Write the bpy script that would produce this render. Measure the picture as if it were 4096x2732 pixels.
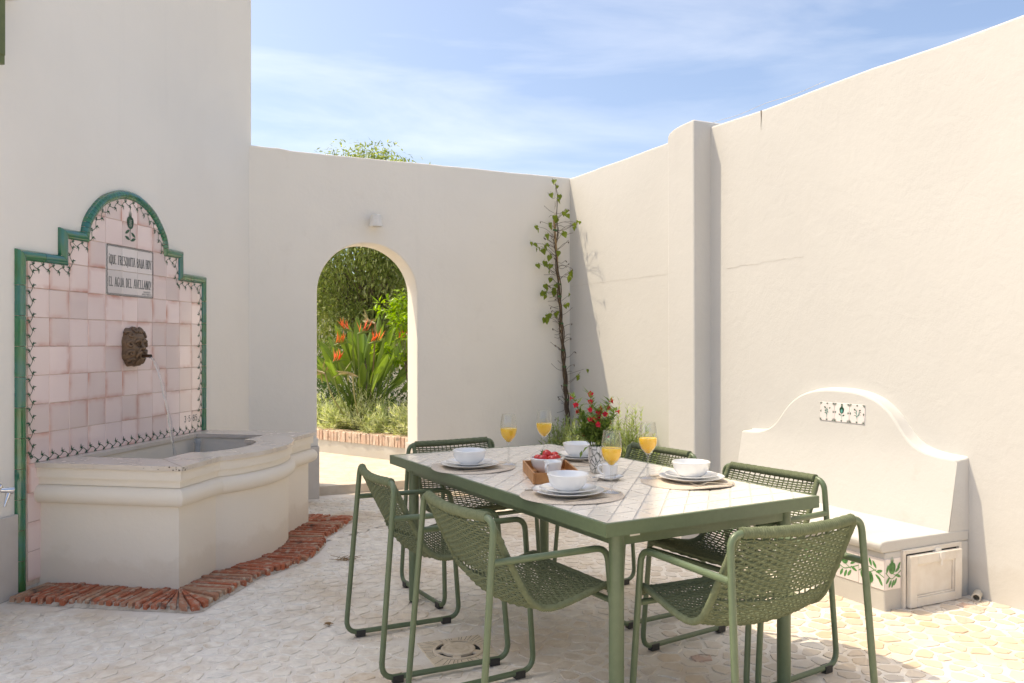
import bpy, bmesh, math, random
from mathutils import Vector, Matrix, geometry
from mathutils import noise as mnoise

RAD = math.radians
rnd = random.Random(7)
scene = bpy.context.scene
for o in list(bpy.data.objects):
    bpy.data.objects.remove(o)
COL = scene.collection

# ------------------------------------------------------------------ camera
cam_data = bpy.data.cameras.new('camera')
cam_data.sensor_width = 36.0
cam_data.lens = 29.0
cam_data.shift_y = 0.0024
cam_data.clip_start = 0.05
cam_data.clip_end = 2000.0
cam = bpy.data.objects.new('camera', cam_data)
cam.location = (0, 0, 1.32)
cam.rotation_euler = (RAD(90), 0, 0)
COL.objects.link(cam)
scene.camera = cam

# ------------------------------------------------------------------ sky, sun, exposure
SUN_TO = Vector((-0.4826, 0.0997, 0.871)).normalized()      # towards the sun
SUN_EL = math.asin(SUN_TO.z)
SUN_AZ = math.atan2(SUN_TO.x, SUN_TO.y)                      # clockwise from +Y
world = bpy.data.worlds.new('World')
scene.world = world
world.use_nodes = True
wn = world.node_tree
for n in list(wn.nodes):
    wn.nodes.remove(n)
sky = wn.nodes.new('ShaderNodeTexSky')
sky.sky_type = 'NISHITA'
sky.sun_disc = False
sky.sun_elevation = SUN_EL
sky.sun_rotation = SUN_AZ
sky.altitude = 0
sky.air_density = 0.72
sky.dust_density = 3.8
sky.ozone_density = 10.0
wtc = wn.nodes.new('ShaderNodeTexCoord')
wmap = wn.nodes.new('ShaderNodeMapping')
wmap.inputs['Scale'].default_value = (1.0, 1.6, 5.5)
wmap.inputs['Rotation'].default_value = (0.0, RAD(14), RAD(20))
wnoi = wn.nodes.new('ShaderNodeTexNoise')
wnoi.inputs['Scale'].default_value = 2.1
wnoi.inputs['Detail'].default_value = 7
wnoi.inputs['Roughness'].default_value = 0.55
wnoi.inputs['Distortion'].default_value = 0.5
wramp = wn.nodes.new('ShaderNodeValToRGB')
wramp.color_ramp.elements[0].position = 0.45
wramp.color_ramp.elements[0].color = (0, 0, 0, 1)
wramp.color_ramp.elements[1].position = 0.80
wramp.color_ramp.elements[1].color = (0.16, 0.16, 0.16, 1)
wmix = wn.nodes.new('ShaderNodeMixRGB')
wmix.inputs['Color2'].default_value = (7.2, 7.6, 8.4, 1)     # thin sunlit cirrus
wbg = wn.nodes.new('ShaderNodeBackground')
wbg.inputs['Strength'].default_value = 0.15
wout = wn.nodes.new('ShaderNodeOutputWorld')
wn.links.new(wtc.outputs['Generated'], wmap.inputs['Vector'])
wn.links.new(wmap.outputs['Vector'], wnoi.inputs['Vector'])
wn.links.new(wnoi.outputs['Fac'], wramp.inputs['Fac'])
wn.links.new(wramp.outputs['Color'], wmix.inputs['Fac'])
wn.links.new(sky.outputs['Color'], wmix.inputs['Color1'])
wn.links.new(wmix.outputs['Color'], wbg.inputs['Color'])
wn.links.new(wbg.outputs['Background'], wout.inputs['Surface'])

sun_data = bpy.data.lights.new('sun', 'SUN')
sun_data.energy = 2.0
sun_data.angle = RAD(0.5)
sun_data.color = (0.78, 0.765, 0.745)
sun = bpy.data.objects.new('sun', sun_data)
sun.rotation_euler = SUN_TO.to_track_quat('Z', 'Y').to_euler()
sun.location = (-6, 2, 12)
COL.objects.link(sun)

vs = scene.view_settings
vs.view_transform = 'Standard'
vs.look = 'None'
vs.exposure = 1.3
vs.use_white_balance = True                                  # balanced for open shade
vs.white_balance_temperature = 9300
vs.white_balance_tint = 8
vs.gamma = 1.0
vs.use_curve_mapping = False
scene.render.engine = 'CYCLES'
scene.cycles.max_bounces = 12
scene.cycles.diffuse_bounces = 6
scene.cycles.transmission_bounces = 10
scene.cycles.transparent_max_bounces = 12
scene.cycles.caustics_refractive = False
scene.cycles.caustics_reflective = False

# ------------------------------------------------------------------ helpers
class MB:
    def __init__(self):
        self.v = []
        self.f = []

    def add(self, vs_, fs_):
        o = len(self.v)
        self.v += [tuple(p) for p in vs_]
        self.f += [tuple(i + o for i in f) for f in fs_]

    def box(self, x0, x1, y0, y1, z0, z1):
        self.add([(x0, y0, z0), (x1, y0, z0), (x1, y1, z0), (x0, y1, z0),
                  (x0, y0, z1), (x1, y0, z1), (x1, y1, z1), (x0, y1, z1)],
                 [(0, 3, 2, 1), (4, 5, 6, 7), (0, 1, 5, 4), (1, 2, 6, 5), (2, 3, 7, 6), (3, 0, 4, 7)])

    def rings(self, rings, close=True, cap0=True, cap1=True):
        """rings: list of equal-length point loops"""
        o = len(self.v)
        n = len(rings[0])
        for r in rings:
            self.v += [tuple(p) for p in r]
        for k in range(len(rings) - 1):
            a = o + k * n
            b = a + n
            m = n if close else n - 1
            for i in range(m):
                j = (i + 1) % n
                self.f.append((a + i, a + j, b + j, b + i))
        if cap0:
            self.f.append(tuple(o + i for i in reversed(range(n))))
        if cap1:
            self.f.append(tuple(o + (len(rings) - 1) * n + i for i in range(n)))

    def prism(self, poly, z0, z1, ch=0.0, inset=None):
        """poly in XY (ccw), extruded in z, chamfered top"""
        c = Vector((sum(p[0] for p in poly) / len(poly), sum(p[1] for p in poly) / len(poly)))
        rr = [[(p[0], p[1], z0) for p in poly]]
        if ch > 0:
            rr.append([(p[0], p[1], z1 - ch) for p in poly])
            top = []
            for p in poly:
                d = Vector((p[0], p[1])) - c
                l = max(d.length, 1e-6)
                q = c + d * max(0.2, (l - ch * 1.3) / l)
                top.append((q.x, q.y, z1))
            rr.append(top)
        else:
            rr.append([(p[0], p[1], z1) for p in poly])
        self.rings(rr)

    def tube(self, path, r, n=8, closed=False, caps=True, flat=1.0):
        P = [Vector(p) for p in path]
        m = len(P)
        if isinstance(r, (int, float)):
            r = [r] * m
        rings = []
        prev = None
        for i in range(m):
            if closed:
                t = P[(i + 1) % m] - P[i - 1]
            else:
                t = P[min(i + 1, m - 1)] - P[max(i - 1, 0)]
            if t.length < 1e-9:
                t = Vector((0, 0, 1))
            t.normalize()
            if prev is None:
                a = Vector((0, 0, 1)) if abs(t.z) < 0.9 else Vector((1, 0, 0))
                u = t.cross(a).normalized()
            else:
                u = prev - t * prev.dot(t)
                if u.length < 1e-6:
                    a = Vector((0, 0, 1)) if abs(t.z) < 0.9 else Vector((1, 0, 0))
                    u = t.cross(a)
                u.normalize()
            prev = u
            w = t.cross(u)
            rings.append([P[i] + (u * math.cos(k * 2 * math.pi / n) + w * flat * math.sin(k * 2 * math.pi / n)) * r[i] for k in range(n)])
        if closed:
            rings.append(rings[0])
            self.rings(rings, True, False, False)
        else:
            self.rings(rings, True, caps, caps)

    def lathe(self, prof, n=32, c=(0, 0, 0), cap0=False, cap1=False):
        rings = []
        for (r, z) in prof:
            rings.append([(c[0] + r * math.cos(k * 2 * math.pi / n), c[1] + r * math.sin(k * 2 * math.pi / n), c[2] + z) for k in range(n)])
        self.rings(rings, True, cap0, cap1)

    def sphere(self, c, r, nu=10, nv=7, sc=(1, 1, 1)):
        prof = []
        rings = []
        for i in range(nv + 1):
            th = math.pi * i / nv
            rr = max(math.sin(th), 0.01)
            rings.append([(c[0] + sc[0] * r * rr * math.cos(k * 2 * math.pi / nu), c[1] + sc[1] * r * rr * math.sin(k * 2 * math.pi / nu), c[2] - sc[2] * r * math.cos(th)) for k in range(nu)])
        self.rings(rings)

    def leaf(self, p, d, up, L, W, fold=0.25, bend=0.0):
        """pointed leaf: 4 triangles round a mid rib"""
        p = Vector(p)
        d = Vector(d).normalized()
        s = d.cross(Vector(up))
        if s.length < 1e-4:
            s = d.cross(Vector((1, 0, 0.3)))
        s.normalize()
        n = s.cross(d).normalized()
        m = p + d * L * 0.45 - n * L * bend * 0.2
        a = m + s * W * 0.5 + n * W * fold
        b = m - s * W * 0.5 + n * W * fold
        t = p + d * L - n * L * bend
        self.add([p, a, t, b, m], [(0, 4, 1), (0, 3, 4), (4, 2, 1), (4, 3, 2)])

    def ribbon(self, pts, w, y):
        """flat painted stroke in the XZ plane at depth y; w = width or list"""
        m = len(pts)
        if isinstance(w, (int, float)):
            w = [w] * m
        vs_ = []
        for i in range(m):
            a = Vector(pts[max(i - 1, 0)])
            b = Vector(pts[min(i + 1, m - 1)])
            t = (b - a)
            if t.length < 1e-9:
                t = Vector((1, 0))
            t.normalize()
            nx, nz = -t.y, t.x
            x, z = pts[i]
            vs_.append((x + nx * w[i] / 2, y, z + nz * w[i] / 2))
            vs_.append((x - nx * w[i] / 2, y, z - nz * w[i] / 2))
        self.add(vs_, [(2 * i, 2 * i + 1, 2 * i + 3, 2 * i + 2) for i in range(m - 1)])

    def mesh(self, name, mat, smooth=None):
        me = bpy.data.meshes.new(name)
        me.from_pydata(self.v, [], self.f)
        me.update()
        if mat is not None:
            me.materials.append(mat)
        if smooth is not None:
            me.shade_smooth()
            if smooth < 179:
                me.set_sharp_from_angle(angle=RAD(smooth))
        return me

    def build(self, name, mat, parent=None, smooth=None, **kw):
        return obj(name, self.mesh(name, mat, smooth), parent, **kw)


def obj(name, me, parent=None, loc=(0, 0, 0), rot=(0, 0, 0)):
    o = bpy.data.objects.new(name, me)
    o.location = loc
    o.rotation_euler = rot
    COL.objects.link(o)
    if parent is not None:
        o.parent = parent
    return o


def tag(o, label=None, cat=None, group=None, kind=None):
    if label:
        o['label'] = label
    if cat:
        o['category'] = cat
    if group:
        o['group'] = group
    if kind:
        o['kind'] = kind
    return o


def thing(name, label, cat, loc=(0, 0, 0), rz=0.0, group=None):
    o = bpy.data.objects.new(name, None)
    o.empty_display_size = 0.05
    o.location = loc
    o.rotation_euler = (0, 0, rz)
    COL.objects.link(o)
    return tag(o, label, cat, group)


def dup(root, loc, rz, label=None):
    """copy a thing with its parts and sub-parts"""
    r = root.copy()
    COL.objects.link(r)
    r.location = loc
    r.rotation_euler = (0, 0, rz)
    if label:
        r['label'] = label
    for ch in list(root.children):
        c = ch.copy()
        COL.objects.link(c)
        c.parent = r
        for g in list(ch.children):
            d = g.copy()
            COL.objects.link(d)
            d.parent = c
    return r


def bevel(o, w, seg=2, ang=40):
    m = o.modifiers.new('bevel', 'BEVEL')
    m.width = w
    m.segments = seg
    m.limit_method = 'ANGLE'
    m.angle_limit = RAD(ang)
    return o


def fillet(pts, rads, seg=6):
    """round the corners of a 3-D polyline"""
    P = [Vector(p) for p in pts]
    out = [P[0]]
    for i in range(1, len(P) - 1):
        r = rads[i] if isinstance(rads, (list, tuple)) else rads
        if r <= 0:
            out.append(P[i])
            continue
        a = (P[i - 1] - P[i])
        b = (P[i + 1] - P[i])
        la, lb = a.length, b.length
        a.normalize()
        b.normalize()
        ang = a.angle(b)
        d = min(r / math.tan(ang / 2), la * 0.49, lb * 0.49)
        p0 = P[i] + a * d
        p1 = P[i] + b * d
        for k in range(seg + 1):
            t = k / seg
            q = p0.lerp(P[i], t).lerp(P[i].lerp(p1, t), t)
            out.append(q)
    out.append(P[-1])
    return out


def catmull(pts, per=6):
    P = [Vector(p) for p in pts]
    P = [P[0] * 2 - P[1]] + P + [P[-1] * 2 - P[-2]]
    out = []
    for i in range(1, len(P) - 2):
        p0, p1, p2, p3 = P[i - 1:i + 3]
        for k in range(per):
            t = k / per
            out.append(0.5 * ((2 * p1) + (-p0 + p2) * t + (2 * p0 - 5 * p1 + 4 * p2 - p3) * t * t + (-p0 + 3 * p1 - 3 * p2 + p3) * t ** 3))
    out.append(P[-2].copy())
    return out


def resample(P, n):
    L = [0.0]
    for i in range(1, len(P)):
        L.append(L[-1] + (P[i] - P[i - 1]).length)
    out = []
    j = 0
    for k in range(n):
        s = L[-1] * k / (n - 1)
        while j < len(L) - 2 and L[j + 1] < s:
            j += 1
        t = (s - L[j]) / max(L[j + 1] - L[j], 1e-9)
        out.append(P[j].lerp(P[j + 1], min(max(t, 0), 1)))
    return out, L[-1]


def clip_poly(poly, a, b, c):
    """keep the side a*x+b*y<=c of a convex polygon"""
    out = []
    n = len(poly)
    for i in range(n):
        p, q = poly[i], poly[(i + 1) % n]
        dp = a * p[0] + b * p[1] - c
        dq = a * q[0] + b * q[1] - c
        if dp <= 0:
            out.append(p)
        if dp * dq < 0:
            t = dp / (dp - dq)
            out.append((p[0] + (q[0] - p[0]) * t, p[1] + (q[1] - p[1]) * t))
    return out


# ------------------------------------------------------------------ materials
def new_mat(name):
    m = bpy.data.materials.new(name)
    m.use_nodes = True
    nt = m.node_tree
    b = nt.nodes['Principled BSDF']
    return m, nt, b


def noise_node(nt, scale, detail=5, rough=0.55, vec=None, dist=0.0):
    n = nt.nodes.new('ShaderNodeTexNoise')
    n.inputs['Scale'].default_value = scale
    n.inputs['Detail'].default_value = detail
    n.inputs['Roughness'].default_value = rough
    n.inputs['Distortion'].default_value = dist
    if vec is not None:
        nt.links.new(vec, n.inputs['Vector'])
    return n


def ramp_node(nt, fac, stops):
    r = nt.nodes.new('ShaderNodeValToRGB')
    e = r.color_ramp.elements
    while len(e) < len(stops):
        e.new(0.5)
    for i, (p, c) in enumerate(stops):
        e[i].position = p
        e[i].color = (c[0], c[1], c[2], 1) if not isinstance(c, (int, float)) else (c, c, c, 1)
    nt.links.new(fac, r.inputs['Fac'])
    return r


def mix_node(nt, fac, a, b, mode='MIX'):
    m = nt.nodes.new('ShaderNodeMixRGB')
    m.blend_type = mode
    for sock, val in ((m.inputs['Fac'], fac), (m.inputs['Color1'], a), (m.inputs['Color2'], b)):
        if hasattr(val, 'default_value') and hasattr(val, 'links'):
            nt.links.new(val, sock)
        elif isinstance(val, (int, float)):
            sock.default_value = val
        else:
            sock.default_value = (val[0], val[1], val[2], 1)
    return m


def bump_node(nt, height, strength, dist, bsdf):
    b = nt.nodes.new('ShaderNodeBump')
    b.inputs['Strength'].default_value = strength
    b.inputs['Distance'].default_value = dist
    nt.links.new(height, b.inputs['Height'])
    prev = bsdf.inputs['Normal'].links
    if prev:
        nt.links.new(prev[0].from_socket, b.inputs['Normal'])
    nt.links.new(b.outputs['Normal'], bsdf.inputs['Normal'])
    return b


def pmat(name, c1, c2=None, scale=6.0, rough=0.6, bump=0.0, bscale=60.0, metal=0.0, spec=0.5, coat=0.0, lo=0.35, hi=0.65, bdist=0.005, detail=5, world=True, rvar=0.0):
    m, nt, b = new_mat(name)
    b.inputs['Roughness'].default_value = rough
    b.inputs['Metallic'].default_value = metal
    b.inputs['Specular IOR Level'].default_value = spec
    b.inputs['Coat Weight'].default_value = coat
    b.inputs['Coat Roughness'].default_value = 0.05
    if world:
        g = nt.nodes.new('ShaderNodeNewGeometry')
        vec = g.outputs['Position']
    else:
        g = nt.nodes.new('ShaderNodeTexCoord')
        vec = g.outputs['Object']
    c2 = c2 or tuple(x * 0.9 for x in c1)
    n = noise_node(nt, scale, detail, 0.6, vec)
    r = ramp_node(nt, n.outputs['Fac'], [(lo, c1), (hi, c2)])
    nt.links.new(r.outputs['Color'], b.inputs['Base Color'])
    if rvar > 0:
        rr = ramp_node(nt, n.outputs['Fac'], [(0.3, max(rough - rvar, 0.02)), (0.7, min(rough + rvar, 1.0))])
        nt.links.new(rr.outputs['Color'], b.inputs['Roughness'])
    if bump > 0:
        n2 = noise_node(nt, bscale, 6, 0.65, vec)
        bump_node(nt, n2.outputs['Fac'], bump, bdist, b)
    return m


def stucco_mat(name, base, dirt, low=0.22):
    """lime-washed render: soft trowel waves, fine grain, blotches"""
    m, nt, b = new_mat(name)
    g = nt.nodes.new('ShaderNodeNewGeometry')
    pos = g.outputs['Position']
    n1 = noise_node(nt, 0.9, 4, 0.55, pos)
    n2 = noise_node(nt, 5.5, 5, 0.6, pos, 0.4)
    n3 = noise_node(nt, 55.0, 5, 0.7, pos)
    n4 = noise_node(nt, 9.0, 3, 0.5, pos, 0.8)
    n6 = noise_node(nt, 26.0, 4, 0.6, pos)
    r1 = ramp_node(nt, n1.outputs['Fac'], [(0.38, base), (0.66, tuple(x * 0.955 for x in base))])
    f2 = ramp_node(nt, n2.outputs['Fac'], [(0.60, 0.0), (0.78, low)])
    mx = mix_node(nt, f2.outputs['Color'], r1.outputs['Color'], dirt)
    # specks
    f3 = ramp_node(nt, n3.outputs['Fac'], [(0.70, 0.0), (0.76, 0.35)])
    mx2 = mix_node(nt, f3.outputs['Color'], mx.outputs['Color'], tuple(x * 0.72 for x in base))
    # splash dirt rising from the ground (shape of its own, noise edged)
    sep = nt.nodes.new('ShaderNodeSeparateXYZ')
    nt.links.new(pos, sep.inputs[0])
    ma = nt.nodes.new('ShaderNodeMath')
    ma.operation = 'MULTIPLY_ADD'
    nt.links.new(n2.outputs['Fac'], ma.inputs[0])
    ma.inputs[1].default_value = -0.30
    nt.links.new(sep.outputs['Z'], ma.inputs[2])
    rd = ramp_node(nt, ma.outputs[0], [(0.0, 0.20), (0.05, 0.0)])
    mx3 = mix_node(nt, rd.outputs['Color'], mx2.outputs['Color'], (dirt[0] * 0.8, dirt[1] * 0.74, dirt[2] * 0.66))
    # faint rain streaks and old repair patches
    mp = nt.nodes.new('ShaderNodeMapping')
    mp.inputs['Scale'].default_value = (7.0, 7.0, 0.35)
    nt.links.new(pos, mp.inputs['Vector'])
    n7 = noise_node(nt, 1.6, 4, 0.6, mp.outputs[0])
    f7 = ramp_node(nt, n7.outputs['Fac'], [(0.58, 0.0), (0.80, 0.10)])
    mx4 = mix_node(nt, f7.outputs['Color'], mx3.outputs['Color'], tuple(x * 0.80 for x in base))
    n8 = noise_node(nt, 0.55, 2, 0.4, pos, 1.2)
    f8 = ramp_node(nt, n8.outputs['Fac'], [(0.575, 0.0), (0.61, 0.16)])
    mx5 = mix_node(nt, f8.outputs['Color'], mx4.outputs['Color'], (base[0] * 0.93, base[1] * 0.93, base[2] * 0.94))
    nt.links.new(mx5.outputs['Color'], b.inputs['Base Color'])
    b.inputs['Roughness'].default_value = 0.85
    b.inputs['Specular IOR Level'].default_value = 0.25
    bump_node(nt, n4.outputs['Fac'], 0.16, 0.012, b)
    bump_node(nt, n6.outputs['Fac'], 0.20, 0.004, b)
    bump_node(nt, n3.outputs['Fac'], 0.35, 0.0025, b)
    return m


def leaf_mat(name, c1, c2, c3=None, trans=0.35, rough=0.45):
    m, nt, b = new_mat(name)
    g = nt.nodes.new('ShaderNodeNewGeometry')
    st = [(0.0, c1), (1.0, c2)] if c3 is None else [(0.0, c1), (0.6, c2), (1.0, c3)]
    r = ramp_node(nt, g.outputs['Random Per Island'], st)
    n = noise_node(nt, 3.0, 2, 0.5, g.outputs['Position'])
    rr = ramp_node(nt, n.outputs['Fac'], [(0.3, 0.75), (0.7, 1.15)])
    mx = mix_node(nt, 1.0, r.outputs['Color'], rr.outputs['Color'], 'MULTIPLY')
    nt.links.new(mx.outputs['Color'], b.inputs['Base Color'])
    b.inputs['Roughness'].default_value = rough
    b.inputs['Specular IOR Level'].default_value = 0.35
    tr = nt.nodes.new('ShaderNodeBsdfTranslucent')
    mt = mix_node(nt, 1.0, mx.outputs['Color'], (1.5, 1.5, 0.6), 'MULTIPLY')
    nt.links.new(mt.outputs['Color'], tr.inputs['Color'])
    ms = nt.nodes.new('ShaderNodeMixShader')
    ms.inputs[0].default_value = trans
    nt.links.new(b.outputs[0], ms.inputs[1])
    nt.links.new(tr.outputs[0], ms.inputs[2])
    nt.links.new(ms.outputs[0], nt.nodes['Material Output'].inputs['Surface'])
    return m


def glaze_mat(name, c, edge, edge_w=0.28, rough=0.16, var=0.10, coat=0.6):
    """hand-glazed square tile: colour pools to the edges, each tile differs"""
    m, nt, b = new_mat(name)
    tc = nt.nodes.new('ShaderNodeTexCoord')
    oi = nt.nodes.new('ShaderNodeObjectInfo')
    vm = nt.nodes.new('ShaderNodeVectorMath')
    vm.operation = 'ADD'
    cmb = nt.nodes.new('ShaderNodeCombineXYZ')
    mr = nt.nodes.new('ShaderNodeMath')
    mr.operation = 'MULTIPLY'
    mr.inputs[1].default_value = 37.0
    nt.links.new(oi.outputs['Random'], mr.inputs[0])
    nt.links.new(mr.outputs[0], cmb.inputs[0])
    nt.links.new(mr.outputs[0], cmb.inputs[2])
    nt.links.new(tc.outputs['Object'], vm.inputs[0])
    nt.links.new(cmb.outputs[0], vm.inputs[1])
    n = noise_node(nt, 9.0, 3, 0.5, vm.outputs[0])
    # one-sided pools: gradient along x and z with random sign
    sp = nt.nodes.new('ShaderNodeSeparateXYZ')
    nt.links.new(tc.outputs['Object'], sp.inputs[0])
    wn_ = nt.nodes.new('ShaderNodeTexWhiteNoise')
    wn_.noise_dimensions = '1D'
    nt.links.new(mr.outputs[0], wn_.inputs['W'])
    sc = nt.nodes.new('ShaderNodeSeparateColor')
    nt.links.new(wn_.outputs['Color'], sc.inputs[0])

    def side(axis, sel):
        a = nt.nodes.new('ShaderNodeMath'); a.operation = 'SUBTRACT'
        nt.links.new(sel, a.inputs[0]); a.inputs[1].default_value = 0.5
        s = nt.nodes.new('ShaderNodeMath'); s.operation = 'SIGN'
        nt.links.new(a.outputs[0], s.inputs[0])
        mu = nt.nodes.new('ShaderNodeMath'); mu.operation = 'MULTIPLY'
        nt.links.new(sp.outputs[axis], mu.inputs[0]); nt.links.new(s.outputs[0], mu.inputs[1])
        return ramp_node(nt, mu.outputs[0], [(0.0, 0.0), (0.05, 0.10), (0.079, 1.0)])
    sx = side('X', sc.outputs[0])
    sz = side('Z', sc.outputs[1])
    mxx = nt.nodes.new('ShaderNodeMath'); mxx.operation = 'MAXIMUM'
    nt.links.new(sx.outputs['Color'], mxx.inputs[0]); nt.links.new(sz.outputs['Color'], mxx.inputs[1])
    m2 = nt.nodes.new('ShaderNodeMath'); m2.operation = 'MULTIPLY'
    nt.links.new(mxx.outputs[0], m2.inputs[0])
    rn = ramp_node(nt, n.outputs['Fac'], [(0.30, 0.0), (0.66, 0.95)])
    nt.links.new(rn.outputs['Color'], m2.inputs[1])
    m3 = nt.nodes.new('ShaderNodeMath'); m3.operation = 'MULTIPLY'
    nt.links.new(m2.outputs[0], m3.inputs[0])
    rs = ramp_node(nt, sc.outputs[2], [(0.0, edge_w * 0.3), (1.0, edge_w * 3.0)])
    nt.links.new(rs.outputs['Color'], m3.inputs[1])
    rb = ramp_node(nt, oi.outputs['Random'], [(0.0, tuple(x * (1 - var) for x in c)), (0.5, c), (1.0, tuple(min(1, x * (1 + var)) for x in c))])
    ax = mix_node(nt, m3.outputs[0], rb.outputs['Color'], edge)
    nt.links.new(ax.outputs['Color'], b.inputs['Base Color'])
    b.inputs['Roughness'].default_value = rough
    b.inputs['Coat Weight'].default_value = coat
    b.inputs['Coat Roughness'].default_value = 0.06
    bump_node(nt, n.outputs['Fac'], 0.06, 0.004, b)
    return m


M = {}
WALL = (0.82, 0.78, 0.71)
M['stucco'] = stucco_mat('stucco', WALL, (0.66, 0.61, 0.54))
M['stucco_right'] = stucco_mat('stucco_right', (0.59, 0.58, 0.555), (0.525, 0.505, 0.475))  # darker copy of the white render, evening out the sun through its colour
M['stucco_house'] = stucco_mat('stucco_house', (0.84, 0.80, 0.735), (0.77, 0.72, 0.655), 0.12)
M['stucco_basin'] = stucco_mat('stucco_basin', (0.86, 0.785, 0.675), (0.74, 0.64, 0.50), 0.28)
M['stucco_bench'] = stucco_mat('stucco_bench', (0.565, 0.555, 0.53), (0.46, 0.42, 0.365), 0.34)  # bench render likewise darkened in colour to hold down the sun on it
M['marble'] = pmat('marble', (0.70, 0.63, 0.56), (0.62, 0.53, 0.45), 7, rough=0.28, bump=0.06, bscale=40, rvar=0.12)
M['skirting'] = pmat('skirting', (0.60, 0.56, 0.52), (0.54, 0.50, 0.455), 5, rough=0.45, bump=0.05, bscale=80)
M['coping_marble'] = pmat('coping_marble', (0.74, 0.67, 0.595), (0.66, 0.57, 0.48), 6, rough=0.25, bump=0.02, bscale=30, rvar=0.05)
M['tile_pink'] = glaze_mat('tile_pink', (0.82, 0.665, 0.64), (0.60, 0.27, 0.21), edge_w=0.45, rough=0.10, var=0.13, coat=0.9)
M['tile_white'] = glaze_mat('tile_white', (0.74, 0.68, 0.66), (0.66, 0.55, 0.50), edge_w=0.12)
M['grout'] = pmat('grout', (0.72, 0.60, 0.50), (0.60, 0.42, 0.33), 22, rough=0.9)
M['paint_green'] = pmat('paint_green', (0.035, 0.085, 0.062), (0.05, 0.13, 0.075), 30, rough=0.25)
M['paint_ink'] = pmat('paint_ink', (0.03, 0.05, 0.055), (0.05, 0.085, 0.085), 40, rough=0.25)
M['paint_leaf'] = pmat('paint_leaf', (0.05, 0.19, 0.055), (0.09, 0.28, 0.09), 60, rough=0.25)
M['paint_teal'] = pmat('paint_teal', (0.07, 0.30, 0.27), (0.12, 0.40, 0.33), 60, rough=0.25)
M['paint_pale'] = pmat('paint_pale', (0.62, 0.64, 0.55), (0.55, 0.60, 0.5), 60, rough=0.25)


def green_glaze():
    m, nt, b = new_mat('green_glaze')
    tc = nt.nodes.new('ShaderNodeTexCoord')
    oi = nt.nodes.new('ShaderNodeObjectInfo')
    g = nt.nodes.new('ShaderNodeNewGeometry')
    n = noise_node(nt, 14, 3, 0.5, g.outputs['Position'])
    ad = nt.nodes.new('ShaderNodeMath'); ad.operation = 'MULTIPLY_ADD'
    nt.links.new(oi.outputs['Random'], ad.inputs[0]); ad.inputs[1].default_value = 0.35
    nt.links.new(n.outputs['Fac'], ad.inputs[2])
    r = ramp_node(nt, ad.outputs[0], [(0.36, (0.025, 0.125, 0.035)), (0.60, (0.012, 0.155, 0.065)), (0.86, (0.010, 0.145, 0.115))])
    nt.links.new(r.outputs['Color'], b.inputs['Base Color'])
    b.inputs['Roughness'].default_value = 0.12
    b.inputs['Coat Weight'].default_value = 1.0
    b.inputs['Coat Roughness'].default_value = 0.04
    return m


M['green_glaze'] = green_glaze()


def brick_mat(name, c1, c2, c3, mortar):
    m, nt, b = new_mat(name)
    g = nt.nodes.new('ShaderNodeNewGeometry')
    oi = nt.nodes.new('ShaderNodeObjectInfo')
    pos = g.outputs['Position']
    r = ramp_node(nt, oi.outputs['Random'], [(0.0, c1), (0.55, c2), (1.0, c3)])
    n = noise_node(nt, 24, 6, 0.65, pos)
    f = ramp_node(nt, n.outputs['Fac'], [(0.50, 0.0), (0.66, 0.85)])
    mx = mix_node(nt, f.outputs['Color'], r.outputs['Color'], mortar)
    n2 = noise_node(nt, 9, 5, 0.65, pos)
    f2 = ramp_node(nt, n2.outputs['Fac'], [(0.58, 0.0), (0.68, 0.8)])
    mx2 = mix_node(nt, f2.outputs['Color'], mx.outputs['Color'], (0.06, 0.045, 0.035))
    n3 = noise_node(nt, 110, 2, 0.5, pos)
    f3 = ramp_node(nt, n3.outputs['Fac'], [(0.70, 0.0), (0.74, 0.9)])
    mx3 = mix_node(nt, f3.outputs['Color'], mx2.outputs['Color'], (0.62, 0.56, 0.48))
    nt.links.new(mx3.outputs['Color'], b.inputs['Base Color'])
    b.inputs['Roughness'].default_value = 0.75
    bump_node(nt, n.outputs['Fac'], 0.6, 0.006, b)
    return m


M['brick_red'] = brick_mat('brick_red', (0.46, 0.115, 0.05), (0.38, 0.12, 0.06), (0.44, 0.25, 0.155), (0.52, 0.42, 0.32))
M['brick_pale'] = brick_mat('brick_pale', (0.56, 0.38, 0.30), (0.60, 0.45, 0.36), (0.62, 0.51, 0.43), (0.66, 0.57, 0.49))
M['mortar'] = pmat('mortar', (0.60, 0.53, 0.44), (0.38, 0.31, 0.24), 18, rough=0.95, bump=0.5, bscale=50)


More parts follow.
